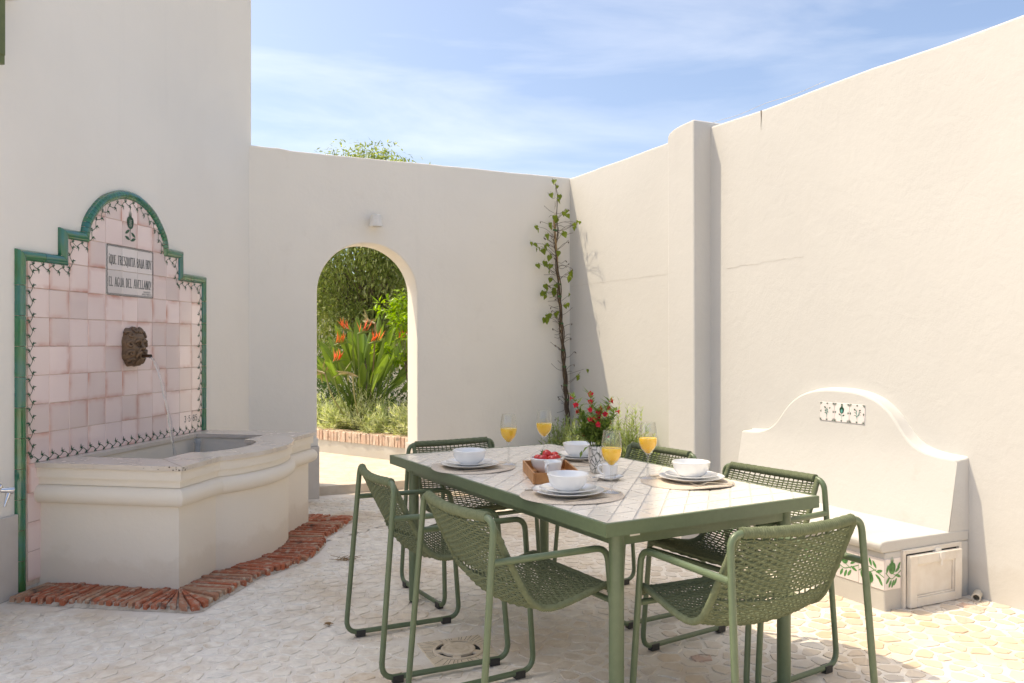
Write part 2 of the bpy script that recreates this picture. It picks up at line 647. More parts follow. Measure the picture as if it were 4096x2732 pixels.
def stone_mat():
    m, nt, b = new_mat('paving_stone')
    g = nt.nodes.new('ShaderNodeNewGeometry')
    pos = g.outputs['Position']
    oi = nt.nodes.new('ShaderNodeObjectInfo')
    sm = nt.nodes.new('ShaderNodeMath'); sm.operation = 'ADD'
    nt.links.new(oi.outputs['Random'], sm.inputs[0]); nt.links.new(g.outputs['Random Per Island'], sm.inputs[1])
    fr = nt.nodes.new('ShaderNodeMath'); fr.operation = 'FRACT'
    nt.links.new(sm.outputs[0], fr.inputs[0])
    r = ramp_node(nt, fr.outputs[0], [(0.0, (0.54, 0.40, 0.27)), (0.10, (0.56, 0.465, 0.375)), (0.45, (0.62, 0.53, 0.435)), (0.75, (0.50, 0.41, 0.325)), (0.9, (0.58, 0.545, 0.50)), (1.0, (0.68, 0.605, 0.52))])
    n = noise_node(nt, 16, 6, 0.65, pos, 0.6)
    # stones painted paler round the fountain to brighten the shaded floor, fading with distance
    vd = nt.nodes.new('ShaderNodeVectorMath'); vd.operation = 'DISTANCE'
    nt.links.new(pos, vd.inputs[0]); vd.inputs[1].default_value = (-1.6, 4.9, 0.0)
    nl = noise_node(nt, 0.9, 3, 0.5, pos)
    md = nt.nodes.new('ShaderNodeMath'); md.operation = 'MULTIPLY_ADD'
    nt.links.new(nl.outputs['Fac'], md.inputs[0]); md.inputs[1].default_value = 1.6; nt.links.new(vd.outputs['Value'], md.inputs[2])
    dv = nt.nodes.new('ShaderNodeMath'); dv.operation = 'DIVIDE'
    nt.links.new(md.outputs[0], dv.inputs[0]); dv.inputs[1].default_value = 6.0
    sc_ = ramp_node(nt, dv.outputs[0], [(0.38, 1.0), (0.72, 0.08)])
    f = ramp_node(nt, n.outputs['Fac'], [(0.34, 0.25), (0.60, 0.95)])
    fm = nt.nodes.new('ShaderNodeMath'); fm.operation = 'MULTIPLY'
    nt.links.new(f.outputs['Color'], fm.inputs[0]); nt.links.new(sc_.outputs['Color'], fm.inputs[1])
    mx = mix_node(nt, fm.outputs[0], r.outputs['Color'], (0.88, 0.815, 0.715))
    n2 = noise_node(nt, 1.3, 5, 0.6, pos, 0.3)
    f2 = ramp_node(nt, n2.outputs['Fac'], [(0.47, 0.0), (0.66, 0.70)])
    mx2 = mix_node(nt, f2.outputs['Color'], mx.outputs['Color'], (0.60, 0.45, 0.30))
    nt.links.new(mx2.outputs['Color'], b.inputs['Base Color'])
    rr = ramp_node(nt, n.outputs['Fac'], [(0.3, 0.5), (0.7, 0.8)])
    nt.links.new(rr.outputs['Color'], b.inputs['Roughness'])
    bump_node(nt, n.outputs['Fac'], 0.35, 0.004, b)
    return m


def mortar_floor_mat():
    m, nt, b = new_mat('paving_mortar')
    g = nt.nodes.new('ShaderNodeNewGeometry')
    pos = g.outputs['Position']
    n = noise_node(nt, 20, 6, 0.65, pos)
    r = ramp_node(nt, n.outputs['Fac'], [(0.3, (0.80, 0.745, 0.67)), (0.7, (0.73, 0.66, 0.575))])
    n2 = noise_node(nt, 1.3, 5, 0.6, pos, 0.3)
    f2 = ramp_node(nt, n2.outputs['Fac'], [(0.47, 0.0), (0.66, 0.65)])
    mx2 = mix_node(nt, f2.outputs['Color'], r.outputs['Color'], (0.50, 0.345, 0.205))
    n3 = noise_node(nt, 95, 2, 0.5, pos)
    f3 = ramp_node(nt, n3.outputs['Fac'], [(0.71, 0.0), (0.74, 0.8)])
    mx3 = mix_node(nt, f3.outputs['Color'], mx2.outputs['Color'], (0.25, 0.17, 0.10))
    nt.links.new(mx3.outputs['Color'], b.inputs['Base Color'])
    b.inputs['Roughness'].default_value = 0.75
    bump_node(nt, n.outputs['Fac'], 0.5, 0.004, b)
    return m


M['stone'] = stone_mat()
M['floor_mortar'] = mortar_floor_mat()
M['path'] = pmat('path', (0.62, 0.55, 0.46), (0.52, 0.44, 0.35), 8, rough=0.9, bump=0.4, bscale=60)
M['soil'] = pmat('soil', (0.10, 0.065, 0.04), (0.16, 0.11, 0.07), 30, rough=1.0, bump=0.8, bscale=40, bdist=0.02)
M['ground'] = pmat('ground', (0.36, 0.32, 0.24), (0.44, 0.39, 0.30), 0.5, rough=1.0)
M['metal_green'] = pmat('metal_green', (0.122, 0.164, 0.092), (0.108, 0.148, 0.082), 40, rough=0.36, bump=0.06, bscale=900, bdist=0.0006, spec=0.5)
M['rope_green'] = pmat('rope_green', (0.160, 0.182, 0.108), (0.125, 0.146, 0.084), 60, rough=0.85, bump=0.5, bscale=500, bdist=0.0015, spec=0.2)
M['black_plastic'] = pmat('black_plastic', (0.02, 0.02, 0.02), (0.035, 0.033, 0.03), 60, rough=0.5)
M['table_tile'] = pmat('table_tile', (0.84, 0.775, 0.685), (0.81, 0.745, 0.655), 5, rough=0.24, spec=0.5, coat=0.35)
M['table_grout'] = pmat('table_grout', (0.52, 0.49, 0.45), (0.46, 0.435, 0.395), 60, rough=0.9)
M['porcelain'] = pmat('porcelain', (0.80, 0.80, 0.79), (0.78, 0.78, 0.77), 5, rough=0.10, spec=0.6, coat=0.6)
M['steel'] = pmat('steel', (0.62, 0.60, 0.57), (0.56, 0.54, 0.52), 30, rough=0.18, metal=1.0)
M['chrome'] = pmat('chrome', (0.75, 0.75, 0.76), (0.70, 0.70, 0.71), 30, rough=0.06, metal=1.0)
M['bamboo'] = pmat('bamboo', (0.46, 0.31, 0.16), (0.36, 0.23, 0.11), 25, rough=0.6)
M['bark'] = pmat('bark', (0.14, 0.095, 0.06), (0.09, 0.06, 0.04), 50, rough=0.9, bump=0.5, bscale=80)
M['bark_grey'] = pmat('bark_grey', (0.22, 0.18, 0.14), (0.13, 0.10, 0.075), 25, rough=0.95, bump=0.8, bscale=30)
M['tie_green'] = pmat('tie_green', (0.05, 0.20, 0.06), (0.07, 0.14, 0.05), 40, rough=0.6)
M['bronze'] = pmat('bronze', (0.125, 0.078, 0.050), (0.22, 0.14, 0.085), 22, rough=0.5, metal=0.25, bump=0.25, bscale=70, bdist=0.003)
M['spout'] = pmat('spout', (0.06, 0.035, 0.02), (0.10, 0.055, 0.03), 50, rough=0.35, metal=0.7)
M['white_metal'] = pmat('white_metal', (0.78, 0.76, 0.72), (0.72, 0.69, 0.64), 20, rough=0.4)
M['white_plastic'] = pmat('white_plastic', (0.76, 0.72, 0.655), (0.68, 0.62, 0.545), 9, rough=0.45)
M['pipe_grey'] = pmat('pipe_grey', (0.48, 0.49, 0.48), (0.40, 0.40, 0.39), 20, rough=0.5)
M['pvc'] = pmat('pvc', (0.62, 0.58, 0.50), (0.50, 0.45, 0.37), 18, rough=0.6)
M['dark'] = pmat('dark', (0.02, 0.018, 0.015), (0.03, 0.026, 0.02), 30, rough=0.9)
M['shutter'] = pmat('shutter', (0.13, 0.15, 0.045), (0.10, 0.12, 0.035), 20, rough=0.5)
M['wood'] = pmat('wood', (0.50, 0.235, 0.085), (0.36, 0.15, 0.05), 14, rough=0.5, bump=0.15, bscale=90)
M['mat_jute'] = pmat('mat_jute', (0.68, 0.585, 0.475), (0.54, 0.45, 0.36), 140, rough=0.95, bump=0.6, bscale=400, bdist=0.002)
M['strawberry'] = pmat('strawberry', (0.62, 0.022, 0.012), (0.48, 0.012, 0.008), 25, rough=0.25, coat=0.4)
M['calyx'] = leaf_mat('calyx', (0.06, 0.14, 0.03), (0.10, 0.20, 0.05))
M['iron'] = pmat('iron', (0.72, 0.61, 0.48), (0.62, 0.50, 0.36), 30, rough=0.7, bump=0.3, bscale=90)
M['stone_frame'] = pmat('stone_frame', (0.74, 0.64, 0.50), (0.64, 0.52, 0.38), 25, rough=0.8, bump=0.5, bscale=70)
M['crack'] = pmat('crack', (0.47, 0.44, 0.40), (0.54, 0.515, 0.48), 30, rough=0.95)
M['stain'] = pmat('stain', (0.10, 0.08, 0.06), (0.2, 0.16, 0.12), 60, rough=0.95)
M['blue_dot'] = pmat('blue_dot', (0.03, 0.16, 0.55), (0.03, 0.14, 0.5), 30, rough=0.3)
M['lens_grey'] = pmat('lens_grey', (0.16, 0.15, 0.12), (0.22, 0.20, 0.16), 30, rough=0.15)
M['dry'] = pmat('dry', (0.25, 0.14, 0.06), (0.38, 0.24, 0.12), 60, rough=0.9)

M['leaf_tree'] = leaf_mat('leaf_tree', (0.15, 0.21, 0.06), (0.26, 0.33, 0.12), (0.46, 0.49, 0.29), 0.45)
M['leaf_dark'] = leaf_mat('leaf_dark', (0.04, 0.10, 0.02), (0.09, 0.17, 0.04), None, 0.3)
M['leaf_rosemary'] = leaf_mat('leaf_rosemary', (0.38, 0.45, 0.24), (0.54, 0.60, 0.40), (0.70, 0.72, 0.58), 0.35)
M['leaf_lavender'] = leaf_mat('leaf_lavender', (0.24, 0.33, 0.13), (0.36, 0.44, 0.22), (0.46, 0.53, 0.33), 0.35)
M['leaf_citrus'] = leaf_mat('leaf_citrus', (0.20, 0.36, 0.02), (0.30, 0.44, 0.04), (0.14, 0.27, 0.02), 0.45, 0.3)
M['leaf_strelitzia'] = leaf_mat('leaf_strelitzia', (0.13, 0.22, 0.05), (0.21, 0.30, 0.08), (0.30, 0.38, 0.14), 0.4, 0.35)
M['leaf_vine'] = leaf_mat('leaf_vine', (0.10, 0.16, 0.02), (0.17, 0.23, 0.03), (0.30, 0.30, 0.06), 0.4)
M['leaf_bouquet'] = leaf_mat('leaf_bouquet', (0.11, 0.19, 0.04), (0.26, 0.35, 0.11), None, 0.35)
M['petal_red'] = leaf_mat('petal_red', (0.58, 0.006, 0.028), (0.68, 0.012, 0.05), None, 0.2)
M['petal_orange'] = leaf_mat('petal_orange', (0.82, 0.14, 0.06), (0.86, 0.24, 0.12), None, 0.3)
M['petal_blue'] = leaf_mat('petal_blue', (0.25, 0.25, 0.38), (0.35, 0.33, 0.45), None, 0.2)
M['bract'] = leaf_mat('bract', (0.30, 0.20, 0.13), (0.33, 0.33, 0.17), None, 0.2)
M['flower_lavender'] = leaf_mat('flower_lavender', (0.16, 0.12, 0.20), (0.24, 0.18, 0.27), None, 0.2)


def glass_mat(name='clear_glass', power=4.0, edge=0.75, base=0.06):
    """thin blown glass: clear, reflecting more towards grazing angles"""
    m, nt, b = new_mat(name)
    nt.nodes.remove(b)
    tr = nt.nodes.new('ShaderNodeBsdfTransparent')
    tr.inputs['Color'].default_value = (0.965, 0.97, 0.965, 1)
    gl = nt.nodes.new('ShaderNodeBsdfGlossy')
    gl.inputs['Roughness'].default_value = 0.01
    lw = nt.nodes.new('ShaderNodeLayerWeight')
    lw.inputs['Blend'].default_value = 0.5
    pw = nt.nodes.new('ShaderNodeMath'); pw.operation = 'POWER'
    nt.links.new(lw.outputs['Facing'], pw.inputs[0]); pw.inputs[1].default_value = power
    fr = nt.nodes.new('ShaderNodeMath'); fr.operation = 'MULTIPLY_ADD'
    nt.links.new(pw.outputs[0], fr.inputs[0]); fr.inputs[1].default_value = edge; fr.inputs[2].default_value = base
    ms = nt.nodes.new('ShaderNodeMixShader')
    nt.links.new(fr.outputs[0], ms.inputs[0])
    nt.links.new(tr.outputs[0], ms.inputs[1])
    nt.links.new(gl.outputs[0], ms.inputs[2])
    nt.links.new(ms.outputs[0], nt.nodes['Material Output'].inputs['Surface'])
    return m


def juice_mat():
    m, nt, b = new_mat('orange_juice')
    g = nt.nodes.new('ShaderNodeNewGeometry')
    n = noise_node(nt, 40, 3, 0.5, g.outputs['Position'])
    r = ramp_node(nt, n.outputs['Fac'], [(0.3, (0.93, 0.52, 0.04)), (0.7, (0.95, 0.58, 0.06))])
    nt.links.new(r.outputs['Color'], b.inputs['Base Color'])
    b.inputs['Roughness'].default_value = 0.15
    b.inputs['Subsurface Weight'].default_value = 0.45
    b.inputs['Subsurface Radius'].default_value = (0.03, 0.015, 0.003)
    b.inputs['Subsurface Scale'].default_value = 1.0
    return m


def water_mat():
    m, nt, b = new_mat('water')
    b.inputs['Base Color'].default_value = (0.95, 0.97, 1, 1)
    b.inputs['Roughness'].default_value = 0.02
    b.inputs['IOR'].default_value = 1.33
    b.inputs['Transmission Weight'].default_value = 0.95
    g = nt.nodes.new('ShaderNodeNewGeometry')
    n = noise_node(nt, 60, 3, 0.5, g.outputs['Position'])
    bump_node(nt, n.outputs['Fac'], 0.4, 0.004, b)
    return m


def vase_mat():
    m, nt, b = new_mat('marbled_vase')
    tc = nt.nodes.new('ShaderNodeTexCoord')
    mp = nt.nodes.new('ShaderNodeMapping')
    mp.inputs['Scale'].default_value = (1.0, 1.0, 0.55)
    nt.links.new(tc.outputs['Object'], mp.inputs['Vector'])
    nz = noise_node(nt, 45, 2, 0.5, mp.outputs[0])
    vmx = nt.nodes.new('ShaderNodeMixRGB')
    vmx.inputs['Fac'].default_value = 0.25
    nt.links.new(mp.outputs[0], vmx.inputs['Color1'])
    nt.links.new(nz.outputs['Color'], vmx.inputs['Color2'])
    v = nt.nodes.new('ShaderNodeTexVoronoi')
    v.feature = 'DISTANCE_TO_EDGE'
    v.inputs['Scale'].default_value = 62
    nt.links.new(mp.outputs[0], v.inputs['Vector'])
    n = noise_node(nt, 22, 3, 0.6, tc.outputs['Object'])
    mm = nt.nodes.new('ShaderNodeMath'); mm.operation = 'MULTIPLY_ADD'
    nt.links.new(n.outputs['Fac'], mm.inputs[0]); mm.inputs[1].default_value = 0.30
    nt.links.new(v.outputs['Distance'], mm.inputs[2])
    r = ramp_node(nt, mm.outputs[0], [(0.13, (0.05, 0.05, 0.04)), (0.18, (0.30, 0.31, 0.28)), (0.24, (0.70, 0.68, 0.64))])
    nt.links.new(r.outputs['Color'], b.inputs['Base Color'])
    b.inputs['Roughness'].default_value = 0.08
    b.inputs['Coat Weight'].default_value = 0.8
    return m


M['glass'] = glass_mat()
M['glass_solid'] = glass_mat('glass_stem', 2.2, 0.75, 0.10)
M['juice'] = juice_mat()
M['water'] = water_mat()
M['vase'] = vase_mat()

# ------------------------------------------------------------------ wall frames: local x along the wall, local -y into the courtyard
UL = Vector((0.167, 0.986)).normalized()
UB = Vector((0.905, 0.426)).normalized()
UR = Vector((0.4366, -0.8997)).normalized()
OL = Vector((-2.617, 4.217))
OB = Vector((-2.175, 6.825))
OR = Vector((0.568, 8.116))
RZL = math.atan2(UL.y, UL.x)
RZB = math.atan2(UB.y, UB.x)
RZR = math.atan2(UR.y, UR.x)


def onL(t, n, z=0.0):
    return Vector((OL.x + UL.x * t + UL.y * n, OL.y + UL.y * t - UL.x * n, z))


def onB(t, n, z=0.0):
    return Vector((OB.x + UB.x * t + UB.y * n, OB.y + UB.y * t - UB.x * n, z))


def onR(t, n, z=0.0):
    return Vector((OR.x + UR.x * t + UR.y * n, OR.y + UR.y * t - UR.x * n, z))


def toR(p):
    d = Vector((p[0] - OR.x, p[1] - OR.y))
    return d.dot(UR), d.x * UR.y - d.y * UR.x


def toL(p):
    d = Vector((p[0] - OL.x, p[1] - OL.y))
    return d.dot(UL), d.x * UL.y - d.y * UL.x


def toB(p):
    d = Vector((p[0] - OB.x, p[1] - OB.y))
    return d.dot(UB), d.x * UB.y - d.y * UB.x

# ================================================================== SETTING
# ground to the horizon
mb = MB()
mb.box(-600, 600, -600, 600, -0.30, -0.06)
tag(mb.build('ground', M['ground']), kind='structure')

floor = MB()
fl_poly = [Vector((-9, -9, 0)), onL(-1.25, -5.0), onL(-1.25, -0.15), onL(2.6, -0.15), onB(-0.1, -0.10), onB(3.2, -0.10), onR(-0.1, -0.1), onR(17.5, -0.1)]
floor.prism([(p.x, p.y) for p in reversed(fl_poly)], -0.055, 0.0)
floor_o = tag(floor.build('courtyard_floor', M['floor_mortar']), kind='structure')

# garden beyond the arch, one low step up
mb = MB()
gp = [onB(-2.0, -0.105), onB(3.6, -0.105), onB(3.6, -7.0), onB(-6.0, -9.0), onB(-6.0, -0.105)]
gz = 0.08
mb.prism([(p.x, p.y) for p in (onB(-7, -0.10), onB(3.7, -0.10), onB(3.7, -9.0), onB(-7.0, -9.0))], -0.05, gz)
path_o = tag(mb.build('garden_path', M['path']), kind='structure')
bevel(path_o, 0.008, 2)

# ------------------------------------------------------------------ house on the left
house = thing('house', 'tall plain white house wall on the left behind the tiled fountain', 'house', (OL.x, OL.y, 0), RZL)
mb = MB()
mb.box(-1.25, 2.69, 0.0, 5.0, -0.05, 6.6)
hw = mb.build('wall', M['stucco_house'], house)
bevel(hw, 0.012, 2)
mb = MB()
x = -1.25
while x < 0.0:
    x1 = min(x + 0.9, 0.102)
    if 0.102 - x1 < 0.3:
        x1 = 0.102
    m2 = MB()
    m2.box(x, x1 - 0.003, -0.022, 0.0, 0.0, 0.43)
    bevel(m2.build('skirting_slab', M['skirting'], house), 0.003, 1)
    x = x1 if x1 >= 0.102 else x1
    if x >= 0.102:
        break
mb = MB()
mb.box(-0.70, -0.060, -0.085, -0.045, 2.765, 4.3)
sh = mb.build('shutter', M['shutter'], house)
bevel(sh, 0.005, 2)
mb = MB()
mb.box(-0.095, -0.063, -0.082, -0.048, 2.722, 2.765)
mb.build('shutter_foot', M['shutter'], sh)
mb = MB()
mb.box(-1.1, 0.046, -0.09, 0.0, 3.088, 3.16)
bevel(mb.build('window_sill', M['white_plastic'], house), 0.01, 2)

# ------------------------------------------------------------------ back wall with the arch
gwall = thing('garden_wall', 'white rendered wall with round arched opening to the garden', 'wall', (OB.x, OB.y, 0), RZB)
AL, AR = 0.56, 1.459
AC, ARAD = (AL + AR) / 2, (AR - AL) / 2
ASPR = 1.757
poly = [(-0.35, -0.05), (AL, -0.05), (AL, ASPR)]
for k in range(1, 40):
    a = math.pi - math.pi * k / 40
    poly.append((AC + ARAD * math.cos(a), ASPR + ARAD * math.sin(a)))
poly += [(AR, ASPR), (AR, -0.05), (3.2, -0.05)]
top = []
for k in range(0, 37):
    t = 3.2 - 3.55 * k / 36
    top.append((t, 2.955 + 0.006 * mnoise.noise((t * 2.3, 3.1, 0)) + 0.004 * mnoise.noise((t * 9, 1, 4)) + (0.012 if t < 0.3 else 0)))
poly += top
nP = len(poly)
mb = MB()
mb.rings([[(p[0], 0.0, p[1]) for p in poly], [(p[0], 0.29, p[1]) for p in poly]])
gw = mb.build('wall', M['stucco'], gwall)
bevel(gw, 0.014, 2, 50)
mb = MB()
mb.box(0.02, AL + 0.013, -0.03, 0.31, 0.0, 0.445)
bevel(mb.build('skirting_slab', M['skirting'], gwall), 0.003, 1)
mb = MB()
mb.box(0.02, AL + 0.007, -0.012, 0.30, 0.447, 0.512)
bevel(mb.build('skirting_upstand', M['stucco'], gwall), 0.004, 1)
mb = MB()
mb.box(AR - 0.013, AR + 0.03, 0.05, 0.31, 0.082, 0.40)
bevel(mb.build('skirting_slab', M['skirting'], gwall), 0.003, 1)

# wall lamp above the arch
lamp = thing('wall_lamp', 'small white conical downlight fixed on the wall above the arch', 'lamp', onB(1.052, 0, 0), RZB)
mb = MB()
mb.lathe([(0.0, 2.448), (0.040, 2.447), (0.046, 2.442), (0.058, 2.352), (0.058, 2.344), (0.042, 2.344), (0.040, 2.358), (0.038, 2.372), (0.0, 2.372)], 36, (0, -0.085, 0))
mb.build('lamp_body', M['white_metal'], lamp, 40)
mb = MB()
mb.lathe([(0.0, 2.3615), (0.0395, 2.3615), (0.0395, 2.364), (0.0, 2.364)], 28, (0, -0.085, 0))
mb.build('lens', M['lens_grey'], lamp, 40)
mb = MB()
mb.box(-0.03, 0.03, -0.045, 0.0, 2.37, 2.43)
bevel(mb.build('mounting_plate', M['white_metal'], lamp), 0.004, 2)

# ------------------------------------------------------------------ right boundary wall
rwall = thing('boundary_wall', 'sunlit white rendered boundary wall on the right behind the bench', 'wall', (OR.x, OR.y, 0), RZR)
mb = MB()
poly = [(-0.3, -0.05), (17.5, -0.05)]
for k in range(0, 120):
    t = 17.5 - 17.8 * k / 119
    poly.append((t, 2.952 + 0.012 * mnoise.noise((t * 1.3, 8.1, 0)) + 0.005 * mnoise.noise((t * 8, 1, 4))))
mb.rings([[(p[0], 0.0, p[1]) for p in poly], [(p[0], 0.32, p[1]) for p in poly]])
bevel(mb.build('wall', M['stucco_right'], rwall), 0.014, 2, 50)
# pilaster with a rounded shoulder and slight taper
mb = MB()
prof = [(1.80, -0.04), (2.124, -0.04), (2.124, 2.985), (2.11, 2.993), (1.95, 2.985), (1.87, 2.972), (1.825, 2.955), (1.805, 2.935), (1.80, 2.90)]
mb.rings([[(p[0], -(0.148 + 0.012 * max(0, min(1, p[1] / 2.9))), p[1]) for p in prof], [(p[0], 0.25, p[1]) for p in prof]])
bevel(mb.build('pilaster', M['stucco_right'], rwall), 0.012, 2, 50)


def jag(t0, t1, z0, z1, n, amp, w, seed, mbx):
    rr = random.Random(seed)
    pts = []
    for k in range(n + 1):
        s = k / n
        pts.append((t0 + (t1 - t0) * s, z0 + (z1 - z0) * s + amp * (rr.random() - 0.5) * (1 if 0 < k < n else 0.3)))
    ww = [w * (0.4 + rr.random()) for _ in pts]
    mbx.ribbon(pts, ww, -0.0015)


mb = MB()
jag(0.02, 1.78, 1.885, 1.885, 70, 0.010, 0.0024, 3, mb)
jag(2.30, 3.05, 1.875, 1.89, 30, 0.012, 0.0025, 4, mb)
mb.build('hairline_crack', M['crack'], rwall)
mb = MB()
rr = random.Random(5)
pts = [(1.735 + 0.006 * (rr.random() - 0.5), 2.30 + 0.42 * k / 14) for k in range(15)]
mb.ribbon(pts, [0.002 + 0.004 * rr.random() for _ in pts], -0.0015)
mb.build('hairline_crack', M['stain'], rwall)
mb = MB()
mb.ribbon([(2.66, 2.94), (2.662, 2.89), (2.658, 2.84), (2.66, 2.80)], [0.012, 0.006, 0.003, 0.001], -0.0015)
mb.build('water_stain', M['stain'], rwall)

mb = MB()
mb.tube([onR(2.0 + 1.2 * k / 20, -0.03, 2.985 + 0.006 * math.sin(k * 0.7)) for k in range(21)], 0.0016, 5)
tag(mb.build('cable', M['pipe_grey']), 'thin grey cable running just above the top of the right wall', 'cable')

# ------------------------------------------------------------------ fountain
fount = thing('fountain', 'white wall fountain with pink tiled back panel and marble rimmed basin', 'fountain', (OL.x, OL.y, 0), RZL)
TA, TB, NF = 0.262, 1.918, 0.835
BL, BR, BSAG = 0.631, 1.549, 0.135


def ring_out(d, z, seg=28):
    pts = [(TA - d, 0.0), (TA - d, -(NF + d)), (BL - 0.0 * d, -(NF + d))]
    for k in range(1, seg):
        s = -1 + 2 * k / seg
        pts.append(((BL + BR) / 2 + (BR - BL) / 2 * s, -(NF + d + BSAG * (1 - s * s) ** 0.8)))
    pts += [(BR, -(NF + d)), (TB + d, -(NF + d)), (TB + d, 0.0)]
    return [(p[0], p[1], z) for p in pts]


def ring_in(e, z, seg=24):
    a, b, n0, n1 = 0.48 + e, 1.70 - e, 0.085 + e, 0.60 - e
    bl, br = 0.763 + e, 1.417 - e
    pts = [(a, -n0), (a, -n1), (bl, -n1)]
    for k in range(1, seg):
        s = -1 + 2 * k / seg
        pts.append(((bl + br) / 2 + (br - bl) / 2 * s, -(n1 + 0.185 * math.sqrt(max(0, 1 - s * s)))))
    pts += [(br, -n1), (b, -n1), (b, -n0)]
    return [(p[0], p[1], z) for p in pts]


mb = MB()
prof = [(0.0, 0.0), (0.20, 0.0), (0.462, 0.0)]
for k in range(0, 13):
    a = -math.pi / 2 + math.pi * k / 12
    prof.append((0.512 + 0.050 * math.sin(a), 0.004 + 0.046 * math.cos(a)))
prof += [(0.564, 0.012), (0.600, 0.012), (0.602, 0.027), (0.656, 0.027)]
mb.rings([ring_out(d, z) for z, d in prof], True, False, False)
body = mb.build('basin_wall', M['stucco_basin'], fount, 32)
# inside of the basin
mb = MB()
mb.rings([ring_in(-0.012, 0.656), ring_in(-0.012, 0.16)], True, False, True)
mb.build('basin_lining', M['stucco_basin'], fount, 30)
# marble rim with a hole
mb = MB()
zt, zb = 0.681, 0.656
for z, flip in ((zt, False), (zb, True)):
    o_ = [Vector(p) for p in ring_out(0.04, z)]
    i_ = [Vector(p) for p in ring_in(0.0, z)]
    tri = geometry.tessellate_polygon([o_, i_])
    mb.add(o_ + i_, [(t[0], t[1], t[2]) for t in tri])
mb.rings([ring_out(0.04, zb), ring_out(0.04, zt)], True, False, False)
mb.rings([ring_in(0.0, zt), ring_in(0.0, zb)], True, False, False)
cop = mb.build('marble_rim', M['coping_marble'], fount)
bm = bmesh.new(); bm.from_mesh(cop.data); bmesh.ops.remove_doubles(bm, verts=bm.verts, dist=1e-5); bmesh.ops.recalc_face_normals(bm, faces=bm.faces); bm.to_mesh(cop.data); bm.free()
bevel(cop, 0.003, 2, 50)
# joints and grime on the rim
mb = MB()
mb.add([(TA - 0.04, -(NF + 0.04), zt + 0.0008), (TA - 0.036, -(NF + 0.04), zt + 0.0008), (0.482, -0.60, zt + 0.0008), (0.479, -0.60, zt + 0.0008)], [(0, 1, 2, 3)])
mb.add([(TB + 0.04, -(NF + 0.04), zt + 0.0008), (TB + 0.036, -(NF + 0.04), zt + 0.0008), (1.698, -0.60, zt + 0.0008), (1.701, -0.60, zt + 0.0008)], [(0, 1, 2, 3)])
mb.build('rim_joint', M['stain'], fount)
mb = MB()
rr = random.Random(12)
for k in range(18):
    s = rr.random() ** 2.2
    if k % 2:
        x0, y0, dx, dy = TA - 0.04 + 0.25 * s, -(NF + 0.0425), 1, 0
    else:
        x0, y0, dx, dy = TA - 0.0425, -(NF + 0.04) + 0.25 * s, 0, 1
    w_ = 0.002 + 0.005 * rr.random()
    h_ = 0.0015 + 0.004 * rr.random()
    zc = zb + 0.004 + 0.018 * rr.random()
    pts = []
    for q in range(7):
        a = q * 2 * math.pi / 7
        r_ = 0.6 + 0.6 * rr.random()
        pts.append((x0 + dx * w_ * r_ * math.cos(a), y0 + dy * w_ * r_ * math.cos(a), zc + h_ * r_ * math.sin(a)))
    mb.add(pts, [tuple(range(7))])
tag(mb.build('grime_spots', M['stain'], fount), kind='stuff')
# water and standpipe
mb = MB()
mb.add([(p[0], p[1], 0.40) for p in ring_in(-0.011, 0.40)], [tuple(range(len(ring_in(-0.011, 0.40))))])
mb.build('basin_water', M['water'], fount)
mb = MB()
mb.lathe([(0.020, 0.163), (0.020, 0.625), (0.024, 0.627), (0.024, 0.655), (0.017, 0.655), (0.017, 0.45)], 20, (1.62, -0.14, 0), True, False)
mb.build('overflow_pipe', M['pipe_grey'], fount, 40)

# tiled panel
ROW = [1.307 + 0.1565 * k for k in range(-8, 7)]
COLT = [0.170 + 0.1585 * k for k in range(0, 12)]
arch_out = [(0.596, 1.945), (0.616, 2.035), (0.675, 2.121), (0.778, 2.213), (0.924, 2.275), (1.04, 2.291), (1.152, 2.277), (1.29, 2.215), (1.39, 2.121), (1.448, 2.035), (1.465, 1.945)]
arch_c = []
for k in catmull([Vector((p[0], p[1], 0)) for p in arch_out], 6):
    d = Vector((k.x - 1.032, k.y - 1.93))
    l = d.length
    q = Vector((1.032, 1.93)) + d * ((l - 0.030) / l)
    arch_c.append((q.x, q.y))
mb = MB()
back_poly = [(0.126, 0.03), (1.915, 0.03), (1.915, 1.79), (1.61, 1.79), (1.61, 1.945)] + list(reversed(arch_c)) + [(0.446, 1.945), (0.446, 1.79), (0.126, 1.79)]
mb.rings([[(p[0], -0.011, p[1]) for p in back_poly], [(p[0], 0.0, p[1]) for p in back_poly]])
panel = mb.build('tile_panel', M['grout'], fount)
shared = {}


def tile_mesh(poly_local, mat, name='tile', y0=-0.010, y1=-0.017, ch=0.0018):
    """tile with a chamfered face; polygon in local x,z"""
    m_ = MB()
    c = (sum(p[0] for p in poly_local) / len(poly_local), sum(p[1] for p in poly_local) / len(poly_local))

    def ins(p, d):
        v = Vector((p[0] - c[0], p[1] - c[1]))
        l = max(v.length, 1e-6)
        v *= max(0.3, (l - d) / l)
        return (c[0] + v.x, c[1] + v.y)
    m_.rings([[(p[0], y0, p[1]) for p in poly_local], [(p[0], y1 + ch, p[1]) for p in poly_local],
              [(ins(p, ch * 1.4)[0], y1, ins(p, ch * 1.4)[1]) for p in poly_local]], True, False, True)
    return m_.mesh(name, mat)


